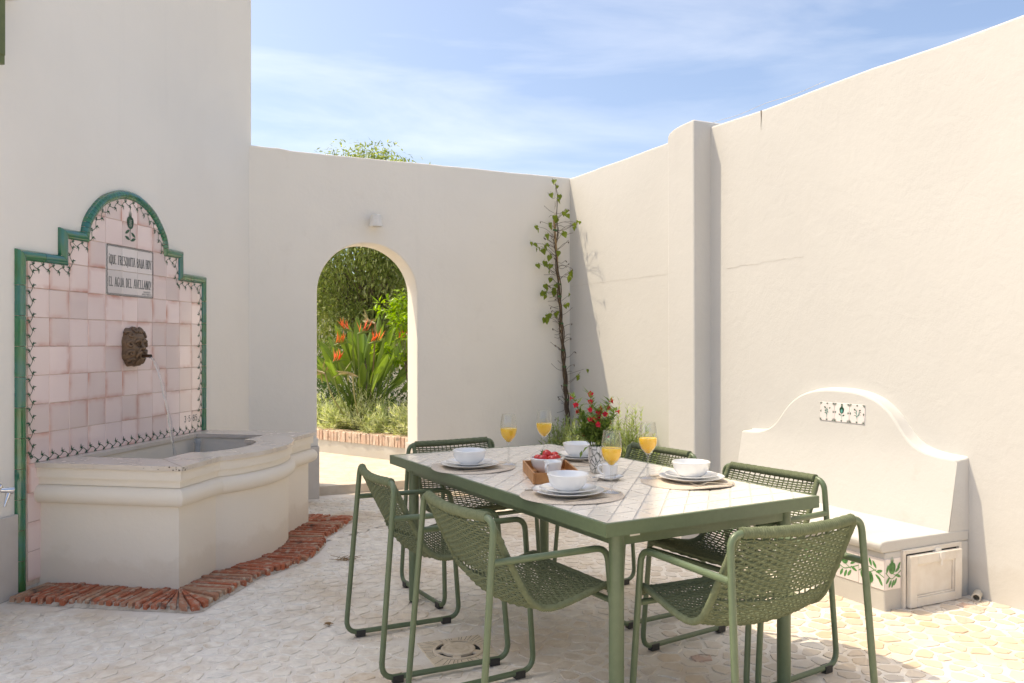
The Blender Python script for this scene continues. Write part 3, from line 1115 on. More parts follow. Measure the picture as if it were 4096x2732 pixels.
g2 = 0.0013
for i in range(11):
    for j in range(len(ROW) - 1):
        x0, x1, z0, z1 = COLT[i] + g2, COLT[i + 1] - g2, ROW[j] + g2, ROW[j + 1] - g2
        if z1 < 0.70 and i > 0:
            continue
        cx_, cz_ = (x0 + x1) / 2, (z0 + z1) / 2
        sq = [(x0, z0), (x1, z0), (x1, z1), (x0, z1)]
        full = True
        if z0 > 1.76 and z1 < 1.95:
            a = clip_poly(clip_poly(sq, -1, 0, -0.446), 1, 0, 1.61)
            full = len(a) == 4 and abs((a[1][0] - a[0][0]) - (x1 - x0)) < 1e-6 if len(a) == 4 else False
            sq = a
        elif z0 > 1.9:
            a = sq
            ac = arch_c
            for q in range(len(ac) - 1):
                (ax, az), (bx, bz) = ac[q], ac[q + 1]
                nx, nz = -(bz - az), (bx - ax)
                a = clip_poly(a, nx, nz, nx * ax + nz * az)
                if len(a) < 3:
                    break
            full = len(a) == 4 and all(min((p[0] - q[0]) ** 2 + (p[1] - q[1]) ** 2 for q in sq) < 1e-10 for p in a)
            sq = a
        if len(sq) < 3:
            continue
        white = 4 <= i <= 6 and 1.61 < cz_ < 1.94
        mat = M['tile_white'] if white else M['tile_pink']
        if full:
            key = 'w' if white else 'p'
            if key not in shared:
                shared[key] = tile_mesh([(p[0] - cx_, p[1] - cz_) for p in sq], mat)
            me = shared[key]
        else:
            ar_ = abs(sum(sq[k][0] * sq[(k + 1) % len(sq)][1] - sq[(k + 1) % len(sq)][0] * sq[k][1] for k in range(len(sq)))) / 2
            if ar_ < 0.0006:
                continue
            me = tile_mesh([(p[0] - cx_, p[1] - cz_) for p in sq], mat)
        o = obj('tile', me, panel, (cx_, rnd.uniform(-0.0006, 0.0006), cz_), (rnd.uniform(-0.006, 0.006), 0, rnd.uniform(-0.006, 0.006)))

# green half-round border, piece by piece
def trim_piece(p0, p1, m0, m1, parent, hw=0.030, dep=0.030):
    m_ = MB()
    rings = []
    for (p, mm) in ((p0, m0), (p1, m1)):
        r_ = []
        for k in range(9):
            a = -math.pi / 2 + math.pi * k / 8
            off = hw * math.sin(a)
            r_.append((p[0] + mm[0] * off, -0.006 - dep * math.cos(a), p[1] + mm[1] * off))
        r_.append((p[0] + mm[0] * hw, 0.0, p[1] + mm[1] * hw))
        r_.append((p[0] - mm[0] * hw, 0.0, p[1] - mm[1] * hw))
        rings.append(r_)
    m_.rings(rings)
    c = ((p0[0] + p1[0]) / 2, (p0[1] + p1[1]) / 2)
    m_.v = [(v[0] - c[0], v[1], v[2] - c[1]) for v in m_.v]
    o = m_.build('trim_piece', M['green_glaze'], parent, 50, loc=(c[0], 0, c[1]))
    return o


arch_s = resample([Vector((p[0], p[1], 0)) for p in arch_c], 41)[0]
corners = [(0.126, 0.02), (0.126, 1.79), (0.446, 1.79), (0.446, 1.945), (arch_c[0][0], 1.945)]
corners_r = [(arch_c[-1][0], 1.945), (1.61, 1.945), (1.61, 1.79), (1.915, 1.79), (1.915, 0.684)]
cen = corners[:-1] + [(p.x, p.y) for p in arch_s] + corners_r[1:]


def miter(i):
    def dirv(a, b):
        v = Vector((b[0] - a[0], b[1] - a[1]))
        return v.normalized()
    d0 = dirv(cen[i - 1], cen[i]) if i > 0 else None
    d1 = dirv(cen[i], cen[i + 1]) if i < len(cen) - 1 else None
    if d0 is None:
        return (-d1.y, d1.x)
    if d1 is None:
        return (-d0.y, d0.x)
    n0 = Vector((-d0.y, d0.x))
    n1 = Vector((-d1.y, d1.x))
    m_ = (n0 + n1)
    m_.normalize()
    s = 1 / max(0.45, m_.dot(n0))
    return (m_.x * s, m_.y * s)


for i in range(len(cen) - 1):
    a, b = Vector(cen[i]), Vector(cen[i + 1])
    L_ = (b - a).length
    nseg = max(1, round(L_ / 0.157)) if L_ > 0.05 else 1
    d = (b - a).normalized()
    nn = (-d.y, d.x)
    for k in range(nseg):
        p0 = a + d * (L_ * k / nseg + 0.0012)
        p1 = a + d * (L_ * (k + 1) / nseg - 0.0012)
        m0 = miter(i) if k == 0 else nn
        m1 = miter(i + 1) if k == nseg - 1 else nn
        trim_piece(p0, p1, m0, m1, panel)
# bedding behind the trim
mb = MB()
for i in range(len(cen) - 1):
    m0, m1 = miter(i), miter(i + 1)
    hw = 0.026
    q = [(cen[i][0] + m0[0] * hw, cen[i][1] + m0[1] * hw), (cen[i + 1][0] + m1[0] * hw, cen[i + 1][1] + m1[1] * hw),
         (cen[i + 1][0] - m1[0] * hw, cen[i + 1][1] - m1[1] * hw), (cen[i][0] - m0[0] * hw, cen[i][1] - m0[1] * hw)]
    mb.rings([[(p[0], -0.02, p[1]) for p in q], [(p[0], 0.0, p[1]) for p in q]])
mb.build('trim_bedding', M['grout'], panel)

# painted vine running round the panel
YP = -0.0186
vine_path = [(0.192, 0.705), (0.192, 1.737), (0.500, 1.737), (0.500, 1.893), (0.640, 1.893)]
arch_v = []
for p in arch_s[2:-2]:
    d = Vector((p.x - 1.032, p.y - 1.90))
    q = Vector((1.032, 1.90)) + d * ((d.length - 0.055) / d.length)
    arch_v.append((q.x, q.y))
vine_path += arch_v + [(1.425, 1.893), (1.556, 1.893), (1.556, 1.737), (1.862, 1.737), (1.862, 0.705), (0.192, 0.705)]
vp = [Vector((p[0], p[1], 0)) for p in vine_path]
tot = sum((vp[i + 1] - vp[i]).length for i in range(len(vp) - 1))
NV = int(tot / 0.006)
vs_pts, _ = resample(vp, NV)
mb = MB()
wav = []
for k in range(NV):
    a = vs_pts[max(0, k - 1)]
    b = vs_pts[min(NV - 1, k + 1)]
    t = (b - a).normalized()
    n_ = Vector((-t.y, t.x, 0))
    s = k * tot / (NV - 1)
    wav.append((vs_pts[k] + n_ * 0.010 * math.sin(2 * math.pi * s / 0.078), t, n_, s))
for k in range(0, NV - 1):
    s = wav[k][3]
    mb.ribbon([(wav[k][0].x, wav[k][0].y), (wav[k + 1][0].x, wav[k + 1][0].y)], 0.0042, YP)
half = 0
s_next = 0.02
for k in range(NV):
    p, t, n_, s = wav[k]
    if s < s_next:
        continue
    s_next += 0.039
    half ^= 1
    sg = 1 if half else -1
    for (ln, sp, cw) in ((0.031, 0.95, 0.0105), (0.024, 0.40, 0.0080), (0.016, 1.7, 0.006)):
        pts, ww = [], []
        for q in range(7):
            u = q / 6
            ang = sp * (0.35 + 0.9 * u)
            pts.append((p.x + (t.x * math.cos(ang) + n_.x * sg * math.sin(ang)) * ln * u, p.y + (t.y * math.cos(ang) + n_.y * sg * math.sin(ang)) * ln * u))
            ww.append(max(0.0012, cw * math.sin(math.pi * (0.12 + 0.84 * u)) * 0.8))
        mb.ribbon(pts, ww, YP - 0.0001)
mb.build('painted_vine', M['paint_green'], panel)

# hand-painted letters: strokes in a unit cell (x 0..1, y 0..1)
def arc(cx, cy, rx, ry, a0, a1, n=10):
    return [(cx + rx * math.cos(RAD(a0 + (a1 - a0) * k / n)), cy + ry * math.sin(RAD(a0 + (a1 - a0) * k / n))) for k in range(n + 1)]


FONT = {
    'A': ([[(0.0, 0), (0.5, 1)], [(0.5, 1), (1, 0)], [(0.18, 0.34), (0.82, 0.34)]], 0.85),
    'B': ([[(0.12, 0), (0.12, 1)], [(0.12, 1)] + arc(0.35, 0.77, 0.5, 0.23, 90, -90) + [(0.12, 0.54)], [(0.12, 0.54)] + arc(0.35, 0.27, 0.6, 0.27, 90, -90) + [(0.12, 0)]], 0.8),
    'D': ([[(0.12, 0), (0.12, 1)], [(0.12, 1)] + arc(0.25, 0.5, 0.65, 0.5, 90, -90) + [(0.12, 0)]], 0.8),
    'E': ([[(0.12, 0), (0.12, 1)], [(0.05, 1), (0.85, 1)], [(0.12, 0.52), (0.65, 0.52)], [(0.05, 0), (0.9, 0)], [(0.9, 0), (0.9, 0.12)], [(0.85, 1), (0.85, 0.9)]], 0.72),
    'F': ([[(0.12, 0), (0.12, 1)], [(0.05, 1), (0.9, 1)], [(0.12, 0.52), (0.65, 0.52)], [(0.9, 1), (0.9, 0.88)]], 0.68),
    'G': ([arc(0.5, 0.5, 0.45, 0.5, 50, 315, 16), [(0.83, 0.15), (0.83, 0.42)], [(0.58, 0.42), (0.95, 0.42)]], 0.85),
    'H': ([[(0.12, 0), (0.12, 1)], [(0.88, 0), (0.88, 1)], [(0.12, 0.52), (0.88, 0.52)]], 0.85),
    'I': ([[(0.5, 0), (0.5, 1)]], 0.32),
    'J': ([[(0.7, 1), (0.7, 0.15)] + arc(0.42, 0.15, 0.28, 0.22, 0, -150)], 0.55),
    'L': ([[(0.12, 0), (0.12, 1)], [(0.05, 0), (0.9, 0)], [(0.9, 0), (0.9, 0.12)]], 0.66),
    'M': ([[(0.08, 0), (0.12, 1)], [(0.12, 1), (0.5, 0.2)], [(0.5, 0.2), (0.88, 1)], [(0.88, 1), (0.92, 0)]], 1.0),
    'N': ([[(0.12, 0), (0.12, 1)], [(0.12, 1), (0.88, 0)], [(0.88, 0), (0.88, 1)]], 0.88),
    'O': ([arc(0.5, 0.5, 0.44, 0.5, 0, 360, 22)], 0.85),
    'Q': ([arc(0.5, 0.5, 0.44, 0.5, 0, 360, 22), [(0.45, 0.12), (0.7, -0.1), (1.0, -0.18)]], 0.85),
    'R': ([[(0.12, 0), (0.12, 1)], [(0.12, 1)] + arc(0.35, 0.75, 0.5, 0.25, 90, -90) + [(0.12, 0.5)], [(0.45, 0.5), (0.95, 0)]], 0.8),
    'S': ([arc(0.5, 0.75, 0.36, 0.25, 30, 250, 10) + arc(0.5, 0.26, 0.40, 0.26, 80, -150, 12)], 0.72),
    'T': ([[(0.5, 0), (0.5, 1)], [(0.0, 1), (1, 1)], [(0, 1), (0, 0.88)], [(1, 1), (1, 0.88)]], 0.8),
    'U': ([[(0.12, 1), (0.12, 0.28)] + arc(0.5, 0.28, 0.38, 0.28, 180, 360) + [(0.88, 1)]], 0.82),
    'V': ([[(0, 1), (0.5, 0)], [(0.5, 0), (1, 1)]], 0.85),
    'Y': ([[(0, 1), (0.5, 0.45)], [(1, 1), (0.5, 0.45)], [(0.5, 0.45), (0.5, 0)]], 0.82),
    'Z': ([[(0.05, 1), (0.92, 1)], [(0.92, 1), (0.05, 0)], [(0.05, 0), (0.95, 0)]], 0.75),
    '!': ([[(0.5, 0.28), (0.5, 1.0)], [(0.5, -0.04), (0.5, 0.09)]], 0.32),
    '<': ([[(0.5, 0.0), (0.5, 0.78)], [(0.5, 0.97), (0.5, 1.10)]], 0.32),
    '-': ([[(0.1, 0.5), (0.9, 0.5)]], 0.5),
    '3': ([arc(0.45, 0.76, 0.38, 0.24, 150, -80, 10) + arc(0.45, 0.27, 0.43, 0.27, 80, -150, 10)], 0.72),
    '5': ([[(0.85, 1), (0.2, 1), (0.15, 0.58)] + arc(0.45, 0.32, 0.42, 0.32, 110, -150, 12)], 0.72),
    '8': ([arc(0.5, 0.76, 0.33, 0.24, 0, 360, 16), arc(0.5, 0.27, 0.42, 0.27, 0, 360, 16)], 0.76),
    ' ': ([], 0.55),
}
SERIF = set('AFHIJLMNRTUVYQ')


def paint_text(mbx, text, x0, x1, z0, h, w, y, serif=True):
    adv = [FONT[c][1] for c in text]
    gap = 0.22
    total = sum(adv) + gap * (len(text) - 1)
    sc = (x1 - x0) / total
    x = x0
    rr = random.Random(len(text))
    for c in text:
        st, a = FONT[c]
        for s in st:
            pts = [(x + p[0] * a * sc, z0 + p[1] * h) for p in s]
            vert = abs(pts[-1][1] - pts[0][1]) > abs(pts[-1][0] - pts[0][0]) * 1.3
            thin = len(s) == 2 and (not vert or (c in 'AVNY' and s[0][0] > s[1][0]))
            mbx.ribbon(pts, w * (0.55 if thin else 1.15), y - 0.0001 * rr.random())
            if serif and c in SERIF and len(s) == 2 and vert:
                for e in (0, -1):
                    if s[e][1] in (0, 1):
                        mbx.ribbon([(pts[e][0] - w * 1.5, pts[e][1]), (pts[e][0] + w * 1.5, pts[e][1])], w * 0.5, y - 0.00012)
        x += (a + gap) * sc


mb = MB()
paint_text(mb, '<QUE FRESQUITA BAJA HOY', 0.832, 1.266, 1.813, 0.055, 0.0036, YP)
paint_text(mb, 'EL AGUA DEL AVELLANO!', 0.832, 1.262, 1.677, 0.055, 0.0036, YP)
paint_text(mb, 'FAJALAUZA', 1.178, 1.252, 1.653, 0.0105, 0.0014, YP, False)
paint_text(mb, 'MIGUEL MORALES', 1.165, 1.262, 1.638, 0.0095, 0.0012, YP, False)
mb.build('lettering', M['paint_ink'], panel)
# braided frame of the inscription
mb = MB()
fx0, fx1, fz0, fz1 = 0.815, 1.280, 1.628, 1.926
for (a, b) in (((fx0, fz0), (fx1, fz0)), ((fx1, fz0), (fx1, fz1)), ((fx1, fz1), (fx0, fz1)), ((fx0, fz1), (fx0, fz0))):
    A, B_ = Vector(a), Vector(b)
    L_ = (B_ - A).length
    d = (B_ - A).normalized()
    n_ = Vector((-d.y, d.x))
    N_ = int(L_ / 0.0028)
    for ph in (0, math.pi):
        pts = []
        for k in range(N_ + 1):
            s = L_ * k / N_
            q = A + d * s + n_ * 0.0048 * math.sin(2 * math.pi * s / 0.034 + ph)
            pts.append((q.x, q.y))
        mb.ribbon(pts, 0.0030 if ph == 0 else 0.0018, YP - (0.0001 if ph else 0))
    mb.ribbon([tuple(A + n_ * -0.0075), tuple(B_ + n_ * -0.0075)], 0.0010, YP)
mb.build('painted_frame', M['paint_ink'], panel)
mb = MB()
paint_text(mb, '3-5-85', 1.655, 1.822, 0.765, 0.042, 0.0042, YP, False)
mb.build('painted_date', M['paint_ink'], panel)


def blob(mbx, cx, cz, rx, rz, y, n=18, rot=0.0, point=0.0):
    pts = []
    for k in range(n):
        a = 2 * math.pi * k / n
        r_ = 1 + point * (abs(math.cos(a)) ** 6)
        x_, z_ = rx * math.cos(a) * r_, rz * math.sin(a)
        pts.append((cx + x_ * math.cos(rot) - z_ * math.sin(rot), y, cz + x_ * math.sin(rot) + z_ * math.cos(rot)))
    mbx.add(pts, [tuple(range(n))])


def pomegranate(mbx, cx, cz, s, y, up=1):
    blob(mbx, cx, cz, 0.032 * s, 0.036 * s, y)
    blob(mbx, cx - 0.014 * s, cz + up * 0.012 * s, 0.021 * s, 0.030 * s, y)
    blob(mbx, cx + 0.014 * s, cz + up * 0.012 * s, 0.021 * s, 0.030 * s, y)
    for dx, hh in ((-0.014, 0.072), (-0.005, 0.085), (0.005, 0.085), (0.014, 0.072)):
        mbx.ribbon([(cx + dx * 0.6 * s, cz + up * 0.03 * s), (cx + dx * s, cz + up * hh * s)], [0.009 * s, 0.001 * s], y)


mb = MB()
px_, pz_ = 1.042, 2.085
pomegranate(mb, px_, pz_, 1.0, YP)
mb.ribbon([(px_, pz_ - 0.03), (px_ - 0.004, pz_ - 0.07), (px_ - 0.002, pz_ - 0.105), (px_ + 0.012, pz_ - 0.115)], [0.006, 0.006, 0.005, 0.002], YP)
for sx, dz in ((-1, -0.055), (1, -0.07), (-1, -0.095), (1, -0.10)):
    blob(mb, px_ + sx * 0.030, pz_ + dz, 0.021, 0.010, YP, 14, sx * -0.55 if dz > -0.08 else sx * 0.35, 0.25)
mb.build('painted_pomegranate', M['paint_green'], panel)
mb = MB()
for a in range(4):
    for b in range(6):
        blob(mb, px_ - 0.009 + a * 0.006 + (b % 2) * 0.003, pz_ - 0.016 + b * 0.0075, 0.0020, 0.0026, YP - 0.0004, 6)
mb.build('painted_seeds', M['paint_pale'], panel)

# bronze face with spout: domed base, then brows, eyes, nose, moustache and curls modelled on it
cen_t, cen_z, hw_, hh_ = 1.055, 1.303, 0.098, 0.124


def dome(u, v):
    q = min(1.0, (abs(u) ** 2.6 + abs(v) ** 2.6) ** (1 / 2.6))
    d = 0.016 + 0.052 * math.sqrt(max(0.0, 1 - q ** 2.2))
    for s in (-1, 1):
        d -= 0.013 * math.exp(-((u - s * 0.27) / 0.17) ** 2 - ((v - 0.13) / 0.10) ** 2)    # eye sockets
        d += 0.010 * math.exp(-((u - s * 0.32) / 0.20) ** 2 - ((v + 0.10) / 0.16) ** 2)    # cheeks
    d += 0.012 * math.exp(-(u / 0.40) ** 2 - ((v - 0.48) / 0.18) ** 2)                      # forehead
    d += 0.010 * math.exp(-(u / 0.30) ** 2 - ((v + 0.68) / 0.22) ** 2)                      # chin
    return d


def fp(u, v, e=0.0):
    return (cen_t + u * hw_, -0.017 - dome(u, v) - e, cen_z + v * hh_)


mb = MB()
NU, NVV = 72, 36
rings = []
for j in range(NVV + 1):
    rho = 0.02 + 0.98 * j / NVV
    ring = []
    for i in range(NU):
        a = 2 * math.pi * i / NU
        ca, sa = math.cos(a), math.sin(a)
        q = (abs(ca) ** 3.0 + abs(sa) ** 3.0) ** (-1 / 3.0) * (1 + 0.045 * math.sin(9 * a + 0.6) * rho ** 3)
        u, v = ca * rho * q, sa * rho * q
        x_, y_, z_ = fp(u, v)
        ring.append((x_, y_ if j < NVV else -0.016, z_))
    rings.append(ring)
mb.rings(rings, True, True, False)
# nose
mb.tube([fp(0, 0.30, -0.004), fp(0, 0.16, 0.004), fp(0, 0.0, 0.013), fp(0, -0.09, 0.019), fp(0, -0.15, 0.010)], [0.008, 0.009, 0.012, 0.0145, 0.009], 10)
for s in (-1, 1):
    mb.sphere(fp(s * 0.115, -0.105, 0.006), 0.0095, 10, 7)
    # brows, eyes with lids
    mb.tube([fp(s * 0.06, 0.20, 0.003), fp(s * 0.15, 0.29, 0.006), fp(s * 0.30, 0.345, 0.006), fp(s * 0.47, 0.27, 0.003), fp(s * 0.55, 0.16, 0.0)], [0.006, 0.0095, 0.0105, 0.008, 0.004], 9)
    mb.sphere(fp(s * 0.27, 0.125, 0.000), 0.0125, 12, 8, (1.05, 0.8, 0.75))
    mb.tube([fp(s * 0.13, 0.10, 0.004), fp(s * 0.20, 0.175, 0.011), fp(s * 0.28, 0.195, 0.012), fp(s * 0.36, 0.165, 0.010), fp(s * 0.43, 0.10, 0.003)], 0.0034, 7)
    mb.tube([fp(s * 0.14, 0.09, 0.004), fp(s * 0.22, 0.055, 0.009), fp(s * 0.30, 0.050, 0.009), fp(s * 0.41, 0.085, 0.003)], 0.0030, 7)
    mb.tube([fp(s * 0.12, -0.03, 0.002), fp(s * 0.25, -0.16, 0.004), fp(s * 0.36, -0.30, 0.001)], [0.004, 0.006, 0.003], 7)
    # moustache and beard locks
    mb.tube([fp(s * 0.05, -0.235, 0.008), fp(s * 0.20, -0.265, 0.012), fp(s * 0.36, -0.38, 0.008), fp(s * 0.40, -0.55, 0.005), fp(s * 0.30, -0.64, 0.004)], [0.007, 0.010, 0.010, 0.008, 0.004], 9)
    mb.tube([fp(s * 0.16, -0.62, 0.004), fp(s * 0.24, -0.76, 0.006), fp(s * 0.14, -0.92, 0.006), fp(s * 0.03, -0.96, 0.004)], [0.006, 0.009, 0.009, 0.004], 9)
    mb.tube([fp(s * 0.06, -0.66, 0.004), fp(s * 0.08, -0.80, 0.008), fp(s * 0.02, -0.90, 0.006)], [0.005, 0.007, 0.004], 8)
    # scrolling curls down the side, horns of hair on top
    for (cu, cv, r0, dirn, ph) in ((0.74, 0.60, 0.23, 1, 0.4), (0.80, 0.12, 0.20, -1, 2.2), (0.76, -0.34, 0.20, 1, -0.6), (0.64, -0.76, 0.20, -1, 2.6), (0.32, 0.82, 0.19, -1, 3.6)):
        pts, rad = [], []
        for k in range(15):
            f = k / 14
            an = ph + dirn * f * 2 * math.pi * 1.25
            rr_ = r0 * (1 - 0.82 * f)
            pts.append(fp(s * (cu + rr_ * math.cos(an)), cv + rr_ * math.sin(an) * 0.82, 0.002 + 0.006 * f))
            rad.append(0.0115 * (1 - 0.45 * f))
        mb.tube(pts, rad, 8)
mb.tube([fp(-0.10, 0.70, 0.002), fp(0.0, 0.86, 0.010), fp(0.10, 0.80, 0.008), fp(0.06, 0.68, 0.006)], [0.006, 0.011, 0.009, 0.005], 8)
mask = mb.build('face_mask', M['bronze'], fount, 70)
mb = MB()
def ytube(mbx, cx, cz, y0, y1, r, n=16, ri=None):
    rg = [[(cx + r * math.cos(2 * math.pi * k / n), y0, cz + r * math.sin(2 * math.pi * k / n)) for k in range(n)],
          [(cx + r * math.cos(2 * math.pi * k / n), y1, cz + r * math.sin(2 * math.pi * k / n)) for k in range(n)]]
    if ri:
        rg.append([(cx + ri * math.cos(2 * math.pi * k / n), y1, cz + ri * math.sin(2 * math.pi * k / n)) for k in range(n)])
        rg.append([(cx + ri * math.cos(2 * math.pi * k / n), y1 + 0.04 * (1 if y1 < y0 else -1), cz + ri * math.sin(2 * math.pi * k / n)) for k in range(n)])
    mbx.rings(rg)
ytube(mb, cen_t, 1.244, -0.04, -0.096, 0.027)
mb.build('mouth_rosette', M['bronze'], mask, 50)
mb = MB()
ytube(mb, cen_t, 1.244, -0.08, -0.155, 0.0105, 16, 0.0085)
mb.build('spout', M['spout'], mask, 50)

# the falling jet
mb = MB()
pts, rad = [], []
for k in range(46):
    n_ = 0.146 + 0.20 * k / 45
    s = (n_ - 0.146) / 0.20
    z_ = 1.240 - 0.09 * s - 0.74 * s * s
    pts.append((cen_t + 0.002 * math.sin(k * 0.7), -n_, z_))
    rad.append(0.0075 + 0.0018 * math.sin(k * 1.7) + 0.0016 * math.sin(k * 0.61 + 1) + 0.002 * s)
mb.tube(pts, rad, 10)
jet = mb.build('water_jet', M['water'], None, 179, loc=(OL.x, OL.y, 0), rot=(0, 0, RZL))
tag(jet, 'thin clear stream of water falling from the bronze spout into the basin', 'water')

# brick apron round the basin foot
apron = thing('brick_apron', 'old red brick edging laid on edge around the foot of the fountain', 'paving', (OL.x, OL.y, 0), RZL)
path_in = [(0.10, 0.02, 0)] 
oP = [Vector((TA, -0.02, 0)), Vector((TA, -NF, 0))]
line_in, line_out = [], []
def apron_pair(t, n, dt, dn, w):
    line_in.append(Vector((t, -n, 0)))
    line_out.append(Vector((t + dt * w, -(n + dn * w), 0)))
W_ = 0.262
for k in range(20):
    apron_pair(TA, NF * (0.06 + 0.94 * k / 19), -1, 0.0, W_)
for k in range(1, 9):
    a = k / 9 * math.pi / 2
    c_ = 1 / max(math.cos(a), math.sin(a)) * 0.97
    apron_pair(TA, NF, -math.cos(a), math.sin(a), W_ * c_)
for k in range(11):
    apron_pair(TA + (BL - TA) * k / 10.5, NF, 0, 1, W_)
for k in range(1, 27):
    s = -1 + 2 * k / 27
    n_ = NF + BSAG * (1 - s * s) ** 0.8
    sl = -0.30 * s
    apron_pair((BL + BR) / 2 + (BR - BL) / 2 * s, n_, -sl * 0.6 if abs(s) < 0.9 else 0, 1, 0.235)
for k in range(10):
    apron_pair(BR + (TB - BR) * (k + 0.5) / 10, NF, 0, 1, W_)
for k in range(1, 6):
    a = k / 6 * math.pi / 2
    c_ = 1 / max(math.cos(a), math.sin(a)) * 0.96
    apron_pair(TB, NF, math.sin(a), math.cos(a), W_ * c_)
for k in range(14):
    apron_pair(TB, NF * (1 - k / 14) + 0.01, 1, 0, W_)
rb = random.Random(21)
mbm = MB()
for k in range(len(line_in) - 1):
    a0, a1 = line_in[k], line_in[k + 1]
    b0, b1 = line_out[k], line_out[k + 1]
    mid_w = (b1 - b0).length
    gp_ = 0.12 + 0.05 * rb.random()
    p = [a0.lerp(a1, gp_ * 0.8), a0.lerp(a1, 1 - gp_ * 0.8), b0.lerp(b1, 1 - gp_), b0.lerp(b1, gp_)]
    if (a1 - a0).length < 0.004:
        p[0] = a0 + (b0 - a0) * 0.10 * (k % 2)
        p[1] = p[0] + (b1 - b0) * 0.08
    ext = rb.uniform(-0.012, 0.014)
    for q in (2, 3):
        d = (p[q] - p[3 - q if q == 3 else 1]).normalized()
        p[q] = p[q] + d * ext
    p = [q + Vector((rb.uniform(-.003, .003), rb.uniform(-.003, .003), 0)) for q in p]
    ztop = 0.036 + rb.uniform(-0.006, 0.007)
    m_ = MB()
    c = sum(p, Vector()) / 4
    def sh_(q, f):
        return c + (q - c) * f
    ch = 0.006
    def loop(zz, inset):
        out = []
        for i_ in range(4):
            a_, b_ = p[i_], p[(i_ + 1) % 4]
            for u in (0.06, 0.36, 0.64, 0.94):
                q = a_.lerp(b_, u)
                d = (c - q)
                q = q + d * (inset / max(d.length, 1e-4))
                nz = mnoise.noise((q.x * 40 + k, q.y * 40, zz * 50)) * 0.003
                out.append((q.x + nz - c.x, q.y + nz - c.y, zz + nz * (1.2 if zz > 0.02 else 0)))
        return out
    m_.rings([loop(-0.01, 0.0), loop(ztop - ch, 0.0), loop(ztop - 0.002, ch * 0.5), loop(ztop, ch * 1.3)], True, False, True)
    o = m_.build('brick', M['brick_red'], apron, 60, loc=(c.x, c.y, 0))
    # mortar bed between the bricks
    mo = [a0, a1, a1.lerp(b1, 0.93), a0.lerp(b0, 0.93)]
    mo2 = [a0.lerp(b0, 0.9), a1.lerp(b1, 0.9), a1.lerp(b1, 1.05 + rb.uniform(-0.01, 0.03)), a0.lerp(b0, 1.05 + rb.uniform(-0.01, 0.03))]
    mbm.add([(mo2[0].x, mo2[0].y, 0.018), (mo2[1].x, mo2[1].y, 0.018), (mo2[2].x, mo2[2].y, 0.0015), (mo2[3].x, mo2[3].y, 0.0015)], [(0, 1, 2, 3)])
    mbm.add([(q.x, q.y, 0.024) for q in mo] + [(q.x, q.y, -0.01) for q in mo], [(0, 1, 2, 3), (2, 3, 7, 6), (0, 4, 7, 3), (1, 2, 6, 5)])
mbm.build('mortar_bed', M['mortar'], apron)

# tap on the house wall at the frame's left edge
tap = thing('tap', 'chrome wall tap lever with blue cold mark left of the fountain', 'tap', onL(-0.06, 0, 0), RZL)
mb = MB()
ytube(mb, -0.055, 0.60, -0.0, -0.075, 0.022, 20)
ytube(mb, -0.055, 0.60, -0.0, -0.008, 0.033, 24)
mb.build('valve_body', M['chrome'], tap, 40)
mb = MB()
mb.sphere((-0.055, -0.085, 0.605), 0.026, 16, 10)
mb.build('handle_cap', M['chrome'], tap, 179)
mb = MB()
mb.tube([(-0.05, -0.10, 0.595), (-0.03, -0.125, 0.592), (-0.01, -0.135, 0.588)], [0.013, 0.016, 0.017], 14)
mb.tube([(-0.022, -0.122, 0.585), (-0.045, -0.128, 0.545), (-0.06, -0.13, 0.515)], [0.014, 0.010, 0.006], 12)
lv = mb.build('lever', M['chrome'], tap, 60)
mb = MB()
mb.tube([(-0.0095, -0.1352, 0.588), (-0.0085, -0.1358, 0.588)], 0.0075, 16)
mb.build('cold_mark', M['blue_dot'], lv)

# ------------------------------------------------------------------ rendered bench on the right wall
bench = thing('garden_bench', 'white masonry bench with curved back and small painted tiles', 'bench', (OR.x, OR.y, 0), RZR)
B0, B1 = 2.57, 4.20
BC = (B0 + B1) / 2
SEAT = 0.345
half = [(0.0, 1.040), (0.10, 1.037), (0.20, 1.022), (0.29, 0.993), (0.36, 0.95), (0.415, 0.90), (0.46, 0.845), (0.505, 0.795), (0.56, 0.757), (0.63, 0.733), (0.70, 0.722), (0.815, 0.716)]
topc = catmull([Vector((p[0], p[1], 0)) for p in half], 4)
outline = [(BC - p.x, p.y) for p in reversed(topc)] + [(BC + p.x, p.y) for p in topc[1:]]
mb = MB()
fr, bk = [], []
def lean(z):
    return 0.158 - (0.158 - 0.088) * max(0, min(1, (z - SEAT) / (0.72 - SEAT))) - 0.018 * max(0, (z - 0.72) / 0.32)
pl = [(B1, SEAT - 0.02)] + [(p[0], p[1]) for p in reversed(outline)] + [(B0, SEAT - 0.02)]
# columns so the front face can lean
cols_f, cols_b = [], []
NZ = 8
for (t, z) in outline:
    cols_f.append([(t, -lean(SEAT - 0.02 + (z - SEAT + 0.02) * k / NZ), SEAT - 0.02 + (z - SEAT + 0.02) * k / NZ) for k in range(NZ + 1)] + [(t, -0.012, z + 0.004), (t, 0.0, z + 0.012)])
mb.rings(cols_f, False, False, False)
for end in (cols_f[0], cols_f[-1]):
    mb.add([end[0], end[NZ], end[NZ + 1], end[NZ + 2], (end[0][0], 0.0, end[0][2])], [(0, 1, 2, 3, 4)])
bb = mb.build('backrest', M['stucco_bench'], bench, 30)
bm = bmesh.new(); bm.from_mesh(bb.data); bmesh.ops.remove_doubles(bm, verts=bm.verts, dist=1e-5); bmesh.ops.recalc_face_normals(bm, faces=bm.faces); bm.to_mesh(bb.data); bm.free()
bevel(bb, 0.012, 3, 35)
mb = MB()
mb.box(B0 + 0.01, B1, -0.628, -0.002, -0.03, SEAT - 0.055)
bevel(mb.build('seat_base', M['stucco_bench'], bench), 0.008, 2)
mb = MB()
NX = 40
